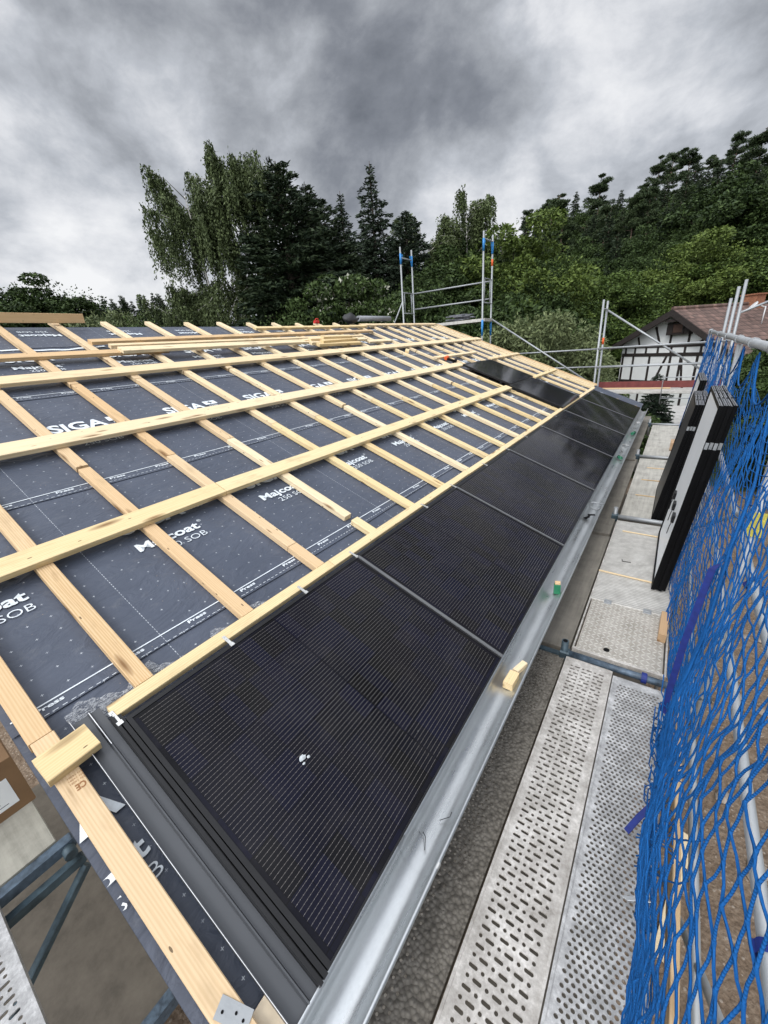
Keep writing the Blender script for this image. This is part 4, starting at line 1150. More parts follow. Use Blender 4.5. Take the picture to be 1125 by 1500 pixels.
# ------------------------------------------------------------------ scaffold on the far gable
GF = 'scaffold frames on the far gable'
def frame(x, z0, z1, lab, gate=None, blue=True, bars=(), sticker=None, deckz=None):
    t_ = Thing('gable_scaffold', T(x, 14.6, z0), lab, 'scaffold', GF)
    for y in (14.2, 15.0):
        t_.part('upright', tube_mb([(x, y, z0), (x, y, z1)], .03), M_['tube'])
        if blue:
            t_.part('corner_gusset', MB().add([(x - .012, y, z1 - .22), (x - .012, y, z1 - .62), (x - .012, y + (.16 if y < 14.5 else -.16), z1 - .22), (x + .012, y, z1 - .22), (x + .012, y, z1 - .62), (x + .012, y + (.16 if y < 14.5 else -.16), z1 - .22)], [(0, 1, 2), (3, 5, 4), (0, 3, 4, 1), (1, 4, 5, 2), (2, 5, 3, 0)]), M_['bluebright'])
            t_.part('blue_sleeve', tube_mb([(x, y, z1 - .55), (x, y, z1 - .2)], .036), M_['bluebright'])
            if deckz: t_.part('blue_sleeve', tube_mb([(x, y, deckz - .55), (x, y, deckz - .05)], .036), M_['bluebright'])
    for z in bars: t_.part('cross_bar', tube_mb([(x, 14.2, z), (x, 15.0, z)], .024), M_['tube'])
    if gate:
        for ya in (14.35, 14.85): t_.part('gate_bar', tube_mb([(x, ya, gate[0]), (x, ya, gate[1])], .016), M_['tube'])
        for z in gate: t_.part('gate_bar', tube_mb([(x, 14.2, z), (x, 15., z)], .018), M_['tube'])
    if sticker: t_.part('sticker', tube_mb([(x, 15.0, sticker), (x, 15.0, sticker + .2)], .032), M_['orange'])
    return t_
frame(-8.36, GZ, 5.32, 'left scaffold frame beside the far ridge with blue corner plates', (2.9 + .25, 3.85), True, (4.98,), deckz=2.66)
frame(-5.17, GZ, 5.20, 'taller scaffold frame with blue corners and a small red sticker on the far gable', (3.15, 3.88), True, (5.0, 2.62), 4.3, deckz=2.66)
frame(-1.45, GZ, 2.79, 'bare grey scaffold frame with an orange sticker at the far eave corner', None, False, (2.55, 1.42, .88), 1.55)
def ftube(a, b, lab, r=.024): return solo('guard_rail', tube_mb([a, b], r), M_['tube'], Matrix.Identity(4), lab, 'guard rail', GF)
ftube((-8.36, 15.03, 3.85), (-5.17, 15.03, 3.85), 'upper guard rail between the two tall far frames')
ftube((-8.36, 15.03, 3.3), (-5.17, 15.03, 3.3), 'lower guard rail between the two tall far frames')
ftube((-9.3, 14.2, 2.0), (-8.36, 14.2, 3.55), 'short diagonal brace left of the far ridge frame')
ftube((-5.1, 14.95, 2.62), (-1.5, 14.15, .42), 'long diagonal brace descending from the tall far frame to the eave corner', .027)
ftube((-5.17, 15.03, 1.42), (-1.45, 15.03, 1.42), 'upper guard rail left of the far eave corner frame')
ftube((-5.17, 15.03, .88), (-1.45, 15.03, .88), 'lower guard rail left of the far eave corner frame')
ftube((-1.45, 15.03, 1.42), (1.65, 15.03, 1.42), 'upper rear guard rail in front of the half timbered gable')
ftube((-1.45, 14.17, 1.46), (1.65, 14.17, 1.46), 'upper front guard rail in front of the half timbered gable')
ftube((-1.45, 15.03, .88), (1.65, 15.03, .88), 'lower rear guard rail in front of the half timbered gable')
ftube((-1.45, 14.17, .92), (1.65, 14.17, .92), 'lower front guard rail in front of the half timbered gable')
ftube((-1.42, 15.0, 2.52), (1.55, 15.0, .45), 'diagonal brace falling across the half timbered gable', .027)
for x, y, z1, lab in ((1.58, 14.2, 2.72, 'middle pole of the three standing at the far net corner'), (1.70, 14.25, 2.86, 'right pole of the three at the far net corner'), (1.52, 15.0, 2.5, 'left pole of the three at the far net corner')):
    solo('scaffold_post', tube_mb([(x, y, GZ), (x, y, z1)], .036), M_['tube'], Matrix.Identity(4), lab, 'scaffold post', GF)
ftube((1.7, 14.25, 2.1), (2.6, 15.0, 2.45), 'short tube jutting out right of the three far poles', .03)
solo('scaffold_post', tube_mb([(XO, 12.2, -.5), (XO, 12.2, 1.80)], .035), M_['tube'], Matrix.Identity(4), 'post at the far end of the top net rail', 'scaffold post', GF)
fd = Thing('gable_deck', T(-.1, 14.6, .18), 'scaffold deck with red toe board at the far eave corner', 'scaffold deck')
fd.part('deck', MB().box(-1.42, 1.75, 14.22, 14.98, .12, .19, 0, None, .006), M_['rib'])
fd.part('toe_board', MB().box(-1.42, 1.75, 15.0, 15.035, .20, .40), M_['redboard'])
solo('timber_board', board_mb(1.9, .12, .03), M_['tan'], T(-1.35, 14.85, .195) @ RZ(-.02), 'tan timber plank lying on the far deck along the red toe board', 'board')
gt = Thing('deck_gate', T(.6, 14.2, .2), 'small open tube gate standing on the far deck', 'gate')
gt.part('frame', MB().tube([(.35, 14.15, -.15), (.35, 14.15, .58), (1.35, 14.15, .58), (1.35, 14.15, -.15)], .016, 8).tube([(.35, 14.15, 0), (1.35, 14.15, 0)], .014, 8), M_['tube'])
rd2 = Thing('ridge_deck', T(-6.8, 14.6, 2.6), 'metal scaffold deck at ridge height beyond the far verge', 'scaffold deck')
rd2.part('deck', MB().box(-8.34, -5.1, 14.22, 14.98, 2.56, 2.66, 0, None, .006), M_['rib'])
ph = MB(); rp = random.Random(3)
for k in range(9): ph.box(-.3, .3, -.12, .12, 0, .03, 0, T(-6.2 + rp.uniform(-.4, .4), 14.6 + rp.uniform(-.1, .1), 2.67 + .025 * k) @ RZ(rp.uniform(-.3, .3)) @ RX(rp.uniform(-.08, .08)), .006)
solo('material_heap', ph, plain('grey tarpaulin', (.12, .125, .14), .7, var=.5), Matrix.Identity(4), 'heap of grey folded sheets on the ridge height deck', 'material heap')

# ------------------------------------------------------------------ half timbered neighbour
NB_ = T(.233, 31.7, 0) @ RZ(math.radians(-37))
nh = Thing('half_timbered_house', NB_, 'white half timbered house with brown tiled roof and dark beams', 'house')
def roofz(x): return 2.80 - .46 * (-x) if x < 0 else 2.80 - .64 * x
plaster = plain('white plaster', (.72, .73, .72), .9, var=.05, scale=2)
wl = MB(); wl.add([(-3.75, 0, -6), (3.3, 0, -6), (3.3, 0, roofz(3.3) - .05), (0, 0, 2.75), (-3.75, 0, roofz(-3.75) - .05),
                   (-3.75, 9, -6), (3.3, 9, -6), (3.3, 9, roofz(3.3) - .05), (0, 9, 2.75), (-3.75, 9, roofz(-3.75) - .05)],
                  [(0, 1, 2, 3, 4), (5, 9, 8, 7, 6), (0, 4, 9, 5), (1, 6, 7, 2)])
nh.part('wall', wl, plaster, NB_)
def tiles(name, base=(.112, .068, .055)):
    m = NT(name); v = m.obj(); sx = m.n('ShaderNodeSeparateXYZ', i_0=v)
    row = m.math('FRACT', m.math('MULTIPLY', sx.outputs[0], 3.2)); col = m.math('PINGPONG', m.math('MULTIPLY', sx.outputs[1], 4.), .5)
    wn = m.n('ShaderNodeTexWhiteNoise', noise_dimensions='2D')
    m.l(m.n('ShaderNodeCombineXYZ', i_0=m.math('FLOOR', m.math('MULTIPLY', sx.outputs[0], 3.2)), i_1=m.math('FLOOR', m.math('MULTIPLY', sx.outputs[1], 4.))).outputs[0], wn.inputs['Vector'])
    f = m.math('ADD', m.math('MULTIPLY', wn.outputs['Value'], .5), m.math('MULTIPLY', m.noise(v, 1.2, 6, .7), .5))
    c = m.ramp(f, [(.25, tuple(x * .7 for x in base)), (.55, base), (.8, tuple(x * 1.7 for x in base))])
    li = m.ramp(m.noise(v, 3.5, 7, .75), [(.6, (0, 0, 0)), (.72, (.5, .5, .5))]); c = m.mix(li, c, (.26, .235, .2))
    c = m.mix(m.math('MULTIPLY', m.math('LESS_THAN', row, .14), .75), c, (.02, .012, .01))
    m.set(Base_Color=c, Roughness=.8); m.bump(m.math('ADD', row, col), .6, .04)
    return m.mat
M_['tile'] = tiles('brown roof tiles'); M_['tile2'] = tiles('red brown roof tiles', (.16, .07, .05))
rfm = MB()
for sx, xe in ((-1, -4.35), (1, 4.3)):
    z1 = roofz(xe)
    rfm.add([(0, -.65, 2.86), (xe, -.65, z1 + .06), (xe, 9.4, z1 + .06), (0, 9.4, 2.86), (0, -.65, 2.70), (xe, -.65, z1 - .10), (xe, 9.4, z1 - .10), (0, 9.4, 2.70)],
            [(0, 1, 2, 3), (4, 7, 6, 5), (0, 4, 5, 1), (1, 5, 6, 2), (2, 6, 7, 3)])
ro_ = nh.part('roof', rfm, M_['tile'], NB_)
rg_ = MB(); rg_.tube([(0, -.68, 2.88), (0, 9.4, 2.88)], .11, 10); nh.part('ridge_tiles', rg_, M_['tile'], NB_, ro_)
bb = MB()
for xe in (-4.35, 4.3):
    z1 = roofz(xe); n_ = Vector((0, 0, 1))
    bb.add([(0, -.70, 2.84), (xe, -.70, z1 + .04), (xe, -.70, z1 - .30), (0, -.70, 2.46), (0, -.655, 2.84), (xe, -.655, z1 + .04), (xe, -.655, z1 - .26), (0, -.655, 2.50)], [(0, 1, 2, 3), (4, 7, 6, 5), (0, 4, 5, 1), (3, 2, 6, 7)])
nh.part('barge_board', bb, M_['darkwood'], NB_, ro_)
bm_ = MB()
def beam(x0, z0, x1, z1, w=.15, d=.03):
    a = math.atan2(z1 - z0, x1 - x0); ln = math.hypot(x1 - x0, z1 - z0)
    bm_.box(0, ln, -d, .02, -w / 2, w / 2, 0, T(x0, 0, z0) @ RY(-a))
beam(-3.7, .3, 3.2, .3, .2, .034); beam(-3.7, .80, 3.0, .80, .16, .034); beam(-3.7, -1.38, 3.2, -1.38, .16, .034); beam(-3.7, -3.2, 3.2, -3.2, .16, .034)
for x in (-3.43, -2.7, -1.88, -1.04, -.15, .73, 1.68, 2.5): beam(x, .32, x, .78, .13)
for x in (-3.6, -2.76, -1.54, -.1, .57, 1.57, 2.5): beam(x, -1.35, x, .28, .14)
for x in (-3.6, -2.0, -.5, 1.0, 2.5): beam(x, -3.15, x, -1.4, .14)
beam(-.95, -1.3, -.36, .22, .13, .036); beam(.86, -1.3, .60, .22, .12, .036); beam(-1.42, 1.95, -.95, .84, .13, .036); beam(-2.6, 1.4, -2.42, .84, .12); beam(2.0, 1.35, 1.45, .84, .13, .036); beam(-.3, 1.5, -.3, .84, .13); beam(.85, 1.5, .85, .84, .13)
nh.part('timber_beams', bm_, M_['darkwood'], NB_)
ld = MB().box(-.45, 1.0, -.30, .0, 1.42, 2.1); ld.box(-.35, .9, -.62, -.3, 2.15, 2.3)
lo2 = nh.part('loft_door', ld, M_['darkwood'], NB_)
nh.part('door_panel', MB().box(-.02, .55, -.335, -.301, 1.55, 2.0), plain('brown door panel', (.06, .032, .022), .7), NB_, lo2)
nh.part('door_frame', MB().box(-.12, -.04, -.35, -.301, 1.48, 2.06).box(.57, .65, -.35, -.301, 1.48, 2.06), M_['darkwood'], NB_, lo2)
ch = MB().box(-.45, .45, 5.6, 6.4, 2.2, 3.34); ch.box(-.52, .52, 5.53, 6.47, 3.34, 3.42)
nh.part('chimney', ch, plain('chimney brick', (.26, .11, .06), .85, var=.3, scale=8), NB_, ro_)
so_ = MB().box(1.0, 1.25, 2.6, 3.6, 2.12, 2.16, 0, RY(.0)); 
wing = MB(); wing.add([(1.2, 5.0, 1.0), (9, 5.0, 1.0), (9, 9.5, 3.1), (1.2, 9.5, 3.1), (9, 13, 1.3), (1.2, 13, 1.3), (1.2, 5.0, .85), (9, 5.0, .85)], [(0, 1, 2, 3), (3, 2, 4, 5), (0, 3, 5), (0, 6, 7, 1)])
nh.part('side_roof', wing, M_['tile2'], NB_)
nh.part('side_wall', MB().box(3.3, 8.6, 5.4, 12.6, -6, .95), plaster, NB_)
sd = MB().tube([(1.9, 4.2, 1.6), (1.9, 4.2, 2.6)], .03, 6); sd.tube([(1.9, 4.2, 2.55), (1.5, 3.9, 2.75)], .03, 6)
sd.tube([(1.45, 3.85, 2.6), (1.4, 3.8, 2.66)], [.3, .33], 14)
nh.part('satellite_dish', sd, plain('dish grey', (.6, .6, .6), .5), NB_, ro_)
pt = MB().box(-3.5, 2.6, 20.5, 27, -2.2, -2.1)
pto = pt.build('terrace', greyboard('pale concrete paving', (.42, .41, .39), (2, 2, 2))); pto['kind'] = 'structure'

# ------------------------------------------------------------------ vegetation
def leaf_mat(name, dark, light, rough=.65):
    m = NT(name)
    ri = m.n('ShaderNodeNewGeometry').outputs['Random Per Island']
    v = m.obj(); n1 = m.noise(v, .9, 3)
    f = m.math('ADD', m.math('MULTIPLY', ri, .6), m.math('MULTIPLY', n1, .4))
    f = m.math('ADD', f, m.math('MULTIPLY', m.math('SUBTRACT', m.rand(), .5), .25))
    c = m.ramp(f, [(.2, dark), (.75, light)])
    m.set(Base_Color=c, Roughness=rough, Specular_IOR_Level=.25)
    return m.mat
LM = {
    'birch': leaf_mat('birch leaves', (.032, .046, .018), (.10, .13, .05)),
    'fir': leaf_mat('fir needles', (.013, .025, .012), (.042, .062, .026)),
    'spruce': leaf_mat('spruce needles', (.012, .022, .014), (.036, .054, .030)),
    'decid': leaf_mat('broad leaves', (.024, .046, .009), (.10, .15, .032)),
    'darkdecid': leaf_mat('dark broad leaves', (.016, .032, .008), (.058, .092, .024)),
    'yellow': leaf_mat('yellow green leaves', (.032, .058, .010), (.125, .172, .036)),
    'pine': leaf_mat('pine needles', (.020, .036, .016), (.066, .094, .038)),
    'willow': leaf_mat('willow leaves', (.05, .07, .028), (.16, .19, .085)),
    'blossom': plain('white blossom', (.55, .55, .45), .8),
}
bark = plain('dark bark', (.055, .042, .032), .9, var=.4, scale=6)
barkp = plain('pine bark', (.14, .095, .07), .9, var=.35, scale=4)
barkb = plain('birch bark', (.42, .40, .37), .8, var=.5, scale=5)

def leaf_mesh(name, P, D, size, aspect, mats, seed, nflat=0, midx=None):
    """diamond shaped leaf sprays at P, long axis along D"""
    g = np.random.default_rng(seed)
    n = len(P); D = D / (np.linalg.norm(D, axis=1, keepdims=True) + 1e-9)
    r = g.normal(size=(n, 3)); r[:, 2] *= (1 - nflat)
    B = np.cross(D, r); B /= np.linalg.norm(B, axis=1, keepdims=True) + 1e-9
    a = D * size[:, None]; b = B * (size * aspect)[:, None]
    V = np.stack([P - a, P + b - a * .15, P + a, P - b - a * .15], 1).reshape(-1, 3)
    me = bpy.data.meshes.new(name)
    me.vertices.add(4 * n); me.vertices.foreach_set('co', V.ravel().astype(np.float32))
    me.loops.add(4 * n); me.loops.foreach_set('vertex_index', np.arange(4 * n, dtype=np.int32))
    me.polygons.add(n); me.polygons.foreach_set('loop_start', np.arange(0, 4 * n, 4, dtype=np.int32)); me.polygons.foreach_set('loop_total', np.full(n, 4, np.int32))
    for m in (mats if isinstance(mats, (list, tuple)) else [mats]): me.materials.append(m)
    if midx is not None: me.polygons.foreach_set('material_index', midx.astype(np.int32))
    me.update(calc_edges=True); me.validate()
    return me
def unit(g, n):
    d = g.normal(size=(n, 3)); return d / np.linalg.norm(d, axis=1, keepdims=True)

def conifer(seed, H=16., R=3.6, base=.06, dens=1., power=.85, leaf=.24, blunt=0., irregular=.25, droop=.3):
    g = np.random.default_rng(seed); P = []; D = []; Sz = []
    limbs = MB(); limbs.tube([(0, 0, -1), (0, 0, H * .5), (0, 0, H)], [R * .075, R * .05, .02], 8)
    z = H * base
    while z < H * .995:
        t = z / H
        prof = R * ((1 - t) ** power) * (1 - blunt) + R * blunt * math.sqrt(max(0, 1 - t ** 3))
        nb = max(4, int(9 * dens * (prof / R) + 4)); a0 = g.uniform(0, 6.28)
        for k in range(nb):
            a = a0 + 2 * PI * k / nb + g.normal() * .25
            ln = max(.25, prof * (1 + g.normal() * irregular))
            rise = (.45 - .7 * (1 - t)) + g.normal() * .1
            ns = max(8, int(ln * 34 * dens)); s = np.sqrt(g.uniform(.02, 1, ns))
            dirv = np.array([math.cos(a), math.sin(a), 0.])
            p = np.array([0, 0, z]) + dirv * (s * ln)[:, None]
            p[:, 2] += s * ln * rise * .6 - droop * (s ** 2) * ln * .5
            side = np.array([-dirv[1], dirv[0], 0.])
            p += side * (g.normal(size=ns) * .16 * (1.1 - s) * ln)[:, None] + g.normal(size=(ns, 3)) * .07
            d = dirv[None] * 1. + side * (g.normal(size=ns) * .75)[:, None] + np.array([0, 0, 1.]) * (rise - .25 + g.normal(size=ns) * .35)[:, None]
            P.append(p); D.append(d); Sz.append(g.uniform(.65, 1.35, ns) * leaf * (.6 + .5 * (1 - t)))
            if k % 3 == 0: limbs.tube([(0, 0, z), tuple(np.array([0, 0, z]) + dirv * ln * .7 + np.array([0, 0, ln * rise * .4]))], [.035, .01], 4)
        z += (.30 + .22 * (1 - t)) * (1 + g.normal() * .12)
    P, D, Sz = np.concatenate(P), np.concatenate(D), np.concatenate(Sz)
    return P, D, Sz, limbs

def broadleaf(seed, H=12., R=4., trunk=.2, clumps=60, per=170, leaf=.17, flat=.8, ragged=.35):
    g = np.random.default_rng(seed); P = []; D = []; Sz = []
    limbs = MB(); limbs.tube([(0, 0, -1), (.1, 0, H * trunk), (.05, .1, H * .6), (0, 0, H * .9)], [R * .07, R * .055, R * .03, .02], 8)
    zc = H * (trunk * .6 + 1) / 2 + .0; hz = H - zc
    for k in range(clumps):
        d = unit(g, 1)[0]; r = g.uniform(.35, 1.) ** .5 * (1 + g.normal() * ragged * .35)
        c = np.array([d[0] * R * r, d[1] * R * r, zc + d[2] * hz * r])
        if c[2] < H * .06: continue
        if k % 3 == 0: limbs.tube([(0, 0, H * trunk + (c[2] - H * trunk) * .35), tuple(c * np.array([.5, .5, .85])), tuple(c)], [.07, .04, .012], 5)
        cr = R * g.uniform(.14, .30); n = int(per * 1.5 * (cr / (R * .24)) ** 2)
        o = unit(g, n) * (g.uniform(.3, 1, n) ** .45)[:, None] * cr; o[:, 2] *= flat * .75
        p = c + o
        dd = o / cr + g.normal(size=(n, 3)) * .5; dd[:, 2] -= .25
        P.append(p); D.append(dd); Sz.append(g.uniform(.6, 1.4, n) * leaf)
    # loose sprays poking out of the outline
    n = int(clumps * 7); d = unit(g, n); r = g.uniform(.92, 1.12, n)
    p = np.stack([d[:, 0] * R * r, d[:, 1] * R * r, zc + d[:, 2] * hz * r], 1); k = p[:, 2] > H * .12
    for q in range(5):
        P.append(p[k] + g.normal(size=(k.sum(), 3)) * .13 * R / 4); D.append(d[k] + g.normal(size=(k.sum(), 3)) * .6); Sz.append(g.uniform(.5, 1.1, k.sum()) * leaf)
    return np.concatenate(P), np.concatenate(D), np.concatenate(Sz), limbs

def birch(seed, H=17., R=4.6, lean=0., strands=520, leaf=.105, base=.16):
    g = np.random.default_rng(seed); P = []; D = []; Sz = []
    limbs = MB()
    stems = [[(0, 0, -1), (.2, .1, H * .3), (.5 + lean, .3, H * .7), (.4 + lean, .2, H * .97)], [(.3, 0, -1), (-.9, .3, H * .25), (-2.2, .2, H * .55), (-2.6 + lean, .1, H * .9)], [(-.2, 0, -1), (-1.8, .1, H * .2), (-3.4, -.3, H * .42), (-4.2, -.3, H * .55)]]
    for st in stems: limbs.tube(st, [.17, .12, .07, .02], 7)
    tips = []
    for st in stems:
        st = [np.array(s_) for s_ in st]
        for k in range(34):
            t = g.uniform(.28, 1) * 2.999; i = min(2, int(t)); o = st[i] + (st[i + 1] - st[i]) * (t - i)
            a = g.uniform(0, 6.28); ln = R * (.22 + .55 * (1 - abs(t / 3 - .55))) * g.uniform(.5, 1.1)
            e = o + np.array([math.cos(a) * ln, math.sin(a) * ln, ln * g.uniform(.3, .9)])
            if e[2] > H: e[2] = H - g.uniform(0, .5)
            limbs.tube([tuple(o), tuple((o + e) / 2 + np.array([0, 0, .15 * ln])), tuple(e)], [.035, .02, .008], 4)
            tips.append((o, e))
    for k in range(strands):
        o, e = tips[g.integers(len(tips))]; t = g.uniform(.3, 1.05)
        p0 = o + (e - o) * t + g.normal(size=3) * .12; p0[2] += .1
        ln = g.uniform(.5, 2.6); n = int(ln * 28)
        s = np.linspace(0, 1, n); w = g.normal(size=2) * .22
        p = np.stack([p0[0] + w[0] * s * ln * .5 + .25 * np.sign(e[0] - o[0] + 1e-6) * np.sqrt(s) * .4, p0[1] + w[1] * s * ln * .5, p0[2] - s ** 1.25 * ln], 1) + g.normal(size=(n, 3)) * .06
        d = np.tile(np.array([w[0], w[1], -1.]), (n, 1)) + g.normal(size=(n, 3)) * .55
        ok = p[:, 2] > H * base * .4
        P.append(p[ok]); D.append(d[ok]); Sz.append((g.uniform(.6, 1.4, n) * leaf)[ok])
    return np.concatenate(P), np.concatenate(D), np.concatenate(Sz), limbs

def pine(seed, H=16., R=2.6):
    g = np.random.default_rng(seed); P = []; D = []; Sz = []
    limbs = MB(); x1 = g.normal() * .4
    limbs.tube([(0, 0, -1), (x1 * .3, 0, H * .45), (x1, 0, H * .97)], [.2, .15, .03], 7)
    for k in range(52):
        t = g.uniform(.42, 1.0); a = g.uniform(0, 6.28); ln = R * g.uniform(.35, 1.) * (1.15 - .7 * (t - .42) / .58)
        o = np.array([x1 * t, 0, H * t]); e = o + np.array([math.cos(a) * ln, math.sin(a) * ln, ln * g.uniform(0, .35)])
        limbs.tube([tuple(o), tuple(e)], [.05, .015], 4)
        for q in range(3):
            c = o + (e - o) * g.uniform(.45, 1.05); cr = g.uniform(.36, .80); n = 110
            oo = unit(g, n) * (g.uniform(.2, 1, n) ** .5)[:, None] * cr; oo[:, 2] *= .45
            P.append(c + oo); D.append(oo / cr + g.normal(size=(n, 3)) * .4 + np.array([0, 0, .4])); Sz.append(g.uniform(.6, 1.4, n) * .135)
    for k in range(5):
        t = g.uniform(.2, .5); a = g.uniform(0, 6.28); limbs.tube([(x1 * t, 0, H * t), (x1 * t + math.cos(a) * 1.1, math.sin(a) * 1.1, H * t + .2)], [.03, .01], 4)
    return np.concatenate(P), np.concatenate(D), np.concatenate(Sz), limbs

class Proto:
    def __init__(s, data, mat, barkm, aspect, seed, H, nflat=0, blossom=0):
        P, D, Sz, limbs = data
        mats = [LM[mat]]; midx = None
        if blossom:
            g = np.random.default_rng(seed); mats.append(LM['blossom']); midx = (g.uniform(size=len(P)) < blossom * (P[:, 2] > H * .2)).astype(int)
            cl = np.sin(P[:, 0] * 2.3) * np.sin(P[:, 1] * 2.1) * np.sin(P[:, 2] * 2.5); midx = midx * (cl > .12)
        s.cm = leaf_mesh('crown', P, D, Sz, aspect, mats, seed, nflat, midx); s.tm = limbs.mesh('trunk', barkm); s.H = H
    def put(s, name, x, y, h, lab, cat='tree', grp=None, rz=None, wide=1., z=None, simple=False):
        k = h / s.H; zz = hill(x, y) if z is None else z
        M = T(x, y, zz - .1) @ RZ(rt_.uniform(0, 6.28) if rz is None else rz) @ Matrix.Diagonal((k * wide, k * wide, k, 1))
        o = empty(name, M, lab, cat, grp)
        link('trunk', s.tm, o); link('crown', s.cm, o)
        return o
rt_ = random.Random(21)
pFirA = Proto(conifer(1, 16, 5.2, .03, 1.5, .62, .22, .15, .16, .25), 'fir', bark, .30, 1, 16)
pFirB = Proto(conifer(2, 16, 5.0, .03, 1.5, .66, .22, .14, .2, .25), 'fir', bark, .30, 2, 16)
pSpr = Proto(conifer(3, 18, 3.9, .06, 1.35, .85, .22, 0, .36, .45), 'spruce', bark, .30, 3, 18)
pSprW = Proto(conifer(4, 16, 4.2, .05, 1.35, .62, .23, .2, .2, .3), 'spruce', bark, .30, 4, 16)
pHill = Proto(conifer(5, 16, 3.2, .12, .9, .8, .28, .05, .3, .35), 'fir', bark, .32, 5, 16)
pPineA = Proto(pine(6), 'pine', barkp, .3, 6, 16); pPineB = Proto(pine(7, 17, 2.9), 'pine', barkp, .3, 7, 17)
pDec = Proto(broadleaf(8, 11, 4.2, .12, 130, 430, .115), 'decid', bark, .55, 8, 11)
pDecY = Proto(broadleaf(9, 12, 4.4, .10, 140, 430, .12, .9, .6), 'yellow', bark, .45, 9, 12)
pDecD = Proto(broadleaf(10, 12, 4.6, .12, 130, 410, .125), 'darkdecid', bark, .55, 10, 12)
pFlow = Proto(broadleaf(11, 9, 3.4, .10, 100, 330, .10), 'darkdecid', bark, .55, 11, 9, blossom=.16)
pBirch = Proto(birch(12, 17., 4.6, 0, 4200, .078), 'birch', barkb, .5, 12, 17)
pBirchB = Proto(birch(13, 17., 3.6, .3, 2600, .085), 'birch', barkb, .5, 13, 17)
pShrub = Proto(broadleaf(14, 4.5, 3.0, .05, 90, 330, .075, .9), 'willow', bark, .38, 14, 4.5)
pShrD = Proto(broadleaf(15, 4.5, 2.8, .05, 60, 170, .11, .9), 'darkdecid', bark, .5, 15, 4.5)
# trees behind the roof
pBirch.put('birch_tree', -21.9, 17.7, 15.9, 'tall weeping birch with pale stems left of the dark firs', rz=.62, wide=.98)
pFirA.put('fir_tree', -18.9, 18.9, 15.2, 'tall broad dark fir next to the weeping birch', wide=1.0)
pFirB.put('fir_tree', -19.4, 21.6, 14.9, 'dark fir just right of the tallest broad fir', wide=.95)
pFirB.put('fir_tree', -18.6, 22.9, 13.2, 'lower dark fir at the right flank of the fir pair', wide=.9, rz=2)
pSpr.put('spruce_tree', -24.7, 28.0, 16.8, 'slim spruce rising between the firs and the tall spruce, first from left')
pSpr.put('spruce_tree', -25.5, 32.5, 18.2, 'slim spruce left of the tallest spruce, with a thin ragged top', rz=1.2)
pSpr.put('spruce_tree', -21.1, 30.9, 18.7, 'tallest slim spruce with a leaning knotty tip', rz=2.2, wide=.95)
pSpr.put('spruce_tree', -22.6, 31.6, 15.6, 'spruce standing close left of the tallest spruce', rz=3.9)
pSprW.put('spruce_tree', -23.0, 26.6, 13.2, 'dark broad spruce filling the gap behind the right flank of the firs', wide=.95, rz=1.)
pSprW.put('spruce_tree', -20.6, 33.4, 13.6, 'dark spruce between the tallest and the blunt broad spruce', wide=.95, rz=3.)
pDecD.put('broadleaf_tree', -17.4, 40.8, 14.6, 'dark rounded tree directly behind the feathery birch', wide=.8)
pSprW.put('spruce_tree', -18.4, 31.4, 15.0, 'blunt broad spruce right of the tallest spruce', wide=1.0)
pFlow.put('flowering_tree', -15.0, 19.2, 8.9, 'broad bushy tree with pale blossom in front of the spruces')
pDecD.put('broadleaf_tree', -16.6, 16.4, 7.6, 'low dark broadleaf tree below the firs', wide=1.1)
pDecD.put('broadleaf_tree', -14.2, 25.0, 9.0, 'dark broadleaf tree behind the left far scaffold frame')
pBirchB.put('birch_tree', -17.2, 37.7, 16.8, 'feathery birch against the sky behind the tall scaffold frame', rz=.5, wide=1.35)
pDecD.put('broadleaf_tree', -16.2, 33.0, 11.5, 'dark tree filling the gap below the feathery birch', wide=1.1)
pDecY.put('broadleaf_tree', -11.9, 37.4, 13.2, 'large yellow green tree right of the tall scaffold frame', wide=1.15)
pDecD.put('broadleaf_tree', -8.8, 34.0, 8.6, 'dark tree in front of the yellow green tree', wide=1.1)
pDec.put('broadleaf_tree', -7.0, 45.1, 10.2, 'mid green rounded tree at the foot of the hill, left of the timbered house', wide=1.2)
pDec.put('broadleaf_tree', -4.6, 41.0, 9.0, 'mid green tree behind the left eave of the timbered house', wide=1.25)
pDecY.put('broadleaf_tree', .6, 49.0, 10.4, 'bright green tree above the chimney of the timbered house', wide=1.4)
pDec.put('broadleaf_tree', 4.6, 48.5, 9.6, 'green tree right of the chimney at the foot of the hill', wide=1.3)
pDec.put('broadleaf_tree', 9.5, 47, 10., 'green tree at the right edge behind the tiled roof', wide=1.3)
pDecD.put('broadleaf_tree', 3.4, 66.5, 13.5, 'broad dark tree on the slope below the pines at upper right', wide=1.3)
pDecD.put('broadleaf_tree', 9.4, 64.0, 13.0, 'broad dark tree on the slope at the right edge', wide=1.3)
pShrub.put('willow_bush', -5.8, 22.4, 6.2, 'pale grey green willow bush beyond the far verge', 'bush', wide=.9)
pShrub.put('willow_bush', -5.6, 26.0, 5.0, 'paler low bush behind the lower guard rails', 'bush', wide=.95)
pShrD.put('bush', -8.6, 25.6, 7.4, 'dark bush between the tall scaffold frame and the willow', 'bush')
pShrD.put('bush', -11.6, 23.2, 7.0, 'dark bush below the ridge height scaffold deck', 'bush')
pShrD.put('bush', -3.2, 22.2, 3.2, 'dark bush left of the half timbered gable', 'bush')
pShrD.put('bush', -1.0, 18.2, 2.5, 'dark green bush below the red toe board', 'bush')
pSprW.put('conifer_bush', .0, 21.8, 3.5, 'small pointed conifer in front of the half timbered gable', 'bush', wide=1.1)
pShrub.put('bush', -40.6, 17.6, 9.6, 'small light green bush beyond the ridge on the left', 'bush', wide=.8)
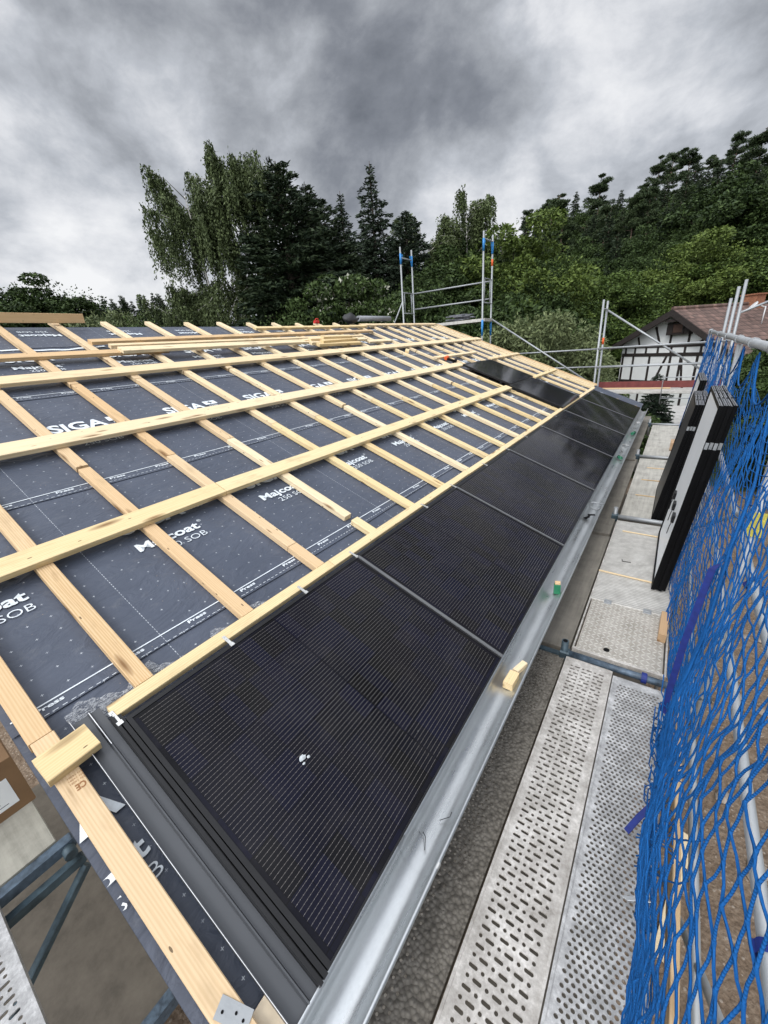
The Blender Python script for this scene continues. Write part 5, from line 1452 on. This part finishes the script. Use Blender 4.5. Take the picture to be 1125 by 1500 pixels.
pDec.put('broadleaf_tree', -27.7, 13.4, 8.2, 'light green shrub at the foot of the weeping birch', wide=.9)
pDecD.put('broadleaf_tree', -68.5, 23.3, 16.2, 'rounded tree on the far left skyline', wide=1.25)
pDecD.put('broadleaf_tree', -76.3, 18.5, 14.4, 'dark tree at the left edge of the picture', wide=1.0)
pDec.put('broadleaf_tree', -62, 25.5, 9., 'low green tree right of the rounded skyline tree', wide=1.3)
GD = 'distant conifers on the left skyline'
for k in range(70):
    a = k / 69.; x = -142 + 34 * a + rt_.uniform(-3, 3); y = 26 + 50 * a + rt_.uniform(-6, 6)
    pHill.put('distant_conifer', x, y, rt_.uniform(21.5, 24.5), 'distant dark conifer in the row along the left skyline', 'tree', GD, wide=.9)
for x, y, h in ((4.2, 17.5, 5.2), (6.5, 14.5, 5.), (5.4, 21.5, 5.6), (8.5, 19, 6.), (6.2, 10.5, 4.4), (9.8, 12.5, 5.)):
    pDecD.put('garden_shrub', x, y, h, 'dark shrub in the garden beyond the blue net', 'bush', 'dark garden shrubs beyond the net')
# dark underwood closing the view under the firs and along the foot of the hill
GU = 'understorey shrubs below the trees'
for k in range(30):
    a = k / 29.; x = -31 + 20 * a; y = 22.5 + 9 * a + rt_.uniform(-2, 2)
    pShrD.put('understorey_shrub', x, y + (4 if k % 2 else 0), rt_.uniform(5, 7.5), 'dark understorey shrub below the tall trees', 'bush', GU, wide=1.15)
for k in range(26):
    x = -22 + 40 * k / 25. + rt_.uniform(-1, 1); y = 51 + rt_.uniform(-3, 5) - .12 * x
    (pDec, pDecD, pDec, pDecY)[k % 4].put('hillfoot_tree', x, y, rt_.uniform(5.8, 8.2), 'leafy tree in the hedge along the foot of the hill', 'tree', 'leafy trees along the foot of the hill', wide=1.2)
# the forest on the hill
GH, GP, GB = 'dark conifers of the hillside forest', 'tall bare trunked pines of the hillside forest', 'broadleaf trees of the hillside forest'
nrow = 0
for row, yy in enumerate((65, 69, 74, 79, 85, 92, 100)):
    n = 28
    for k in range(n):
        x = -52 + 84 * k / (n - 1) + rt_.uniform(-1.8, 1.8); y = yy + rt_.uniform(-2.2, 2.2) - .18 * (x + 10)
        q = rt_.random()
        if row < 1: p = pDecD if q < .55 else (pHill if q < .8 else pDec)
        else: p = pPineA if q < .12 else (pPineB if q < .24 else (pHill if q < .80 else pDecD))
        h = rt_.uniform(12., 16.5) * (1.0 if p in (pPineA, pPineB) else .92)
        if p is pDecD or p is pDec: p.put('hillside_tree', x, y, h * .8, 'broadleaf tree among the hillside forest', 'tree', GB)
        elif p is pHill: p.put('hillside_conifer', x, y, h, 'dark conifer in the hillside forest', 'tree', GH)
        else: p.put('hillside_pine', x, y, h, 'pine with a bare trunk in the hillside forest', 'tree', GP)
for x, y, h in ((-2.8, 87.6, 16.2), (-13.9, 83.5, 17.5), (-18.6, 77.4, 17.5), (4.6, 75.5, 16.5)): pPineB.put('hillside_pine', x, y, h, 'pine standing taller than its neighbours on the hill crest', 'tree', 'tall pines on the crest', wide=1.15)
for x, y in ((-7.6, 72.3), (-5.5, 72.5), (-11.2, 73), (-16.5, 72)): pPineA.put('hillside_pine', x, y, 15, 'pine with a bare trunk in the hillside forest', 'tree', GP)
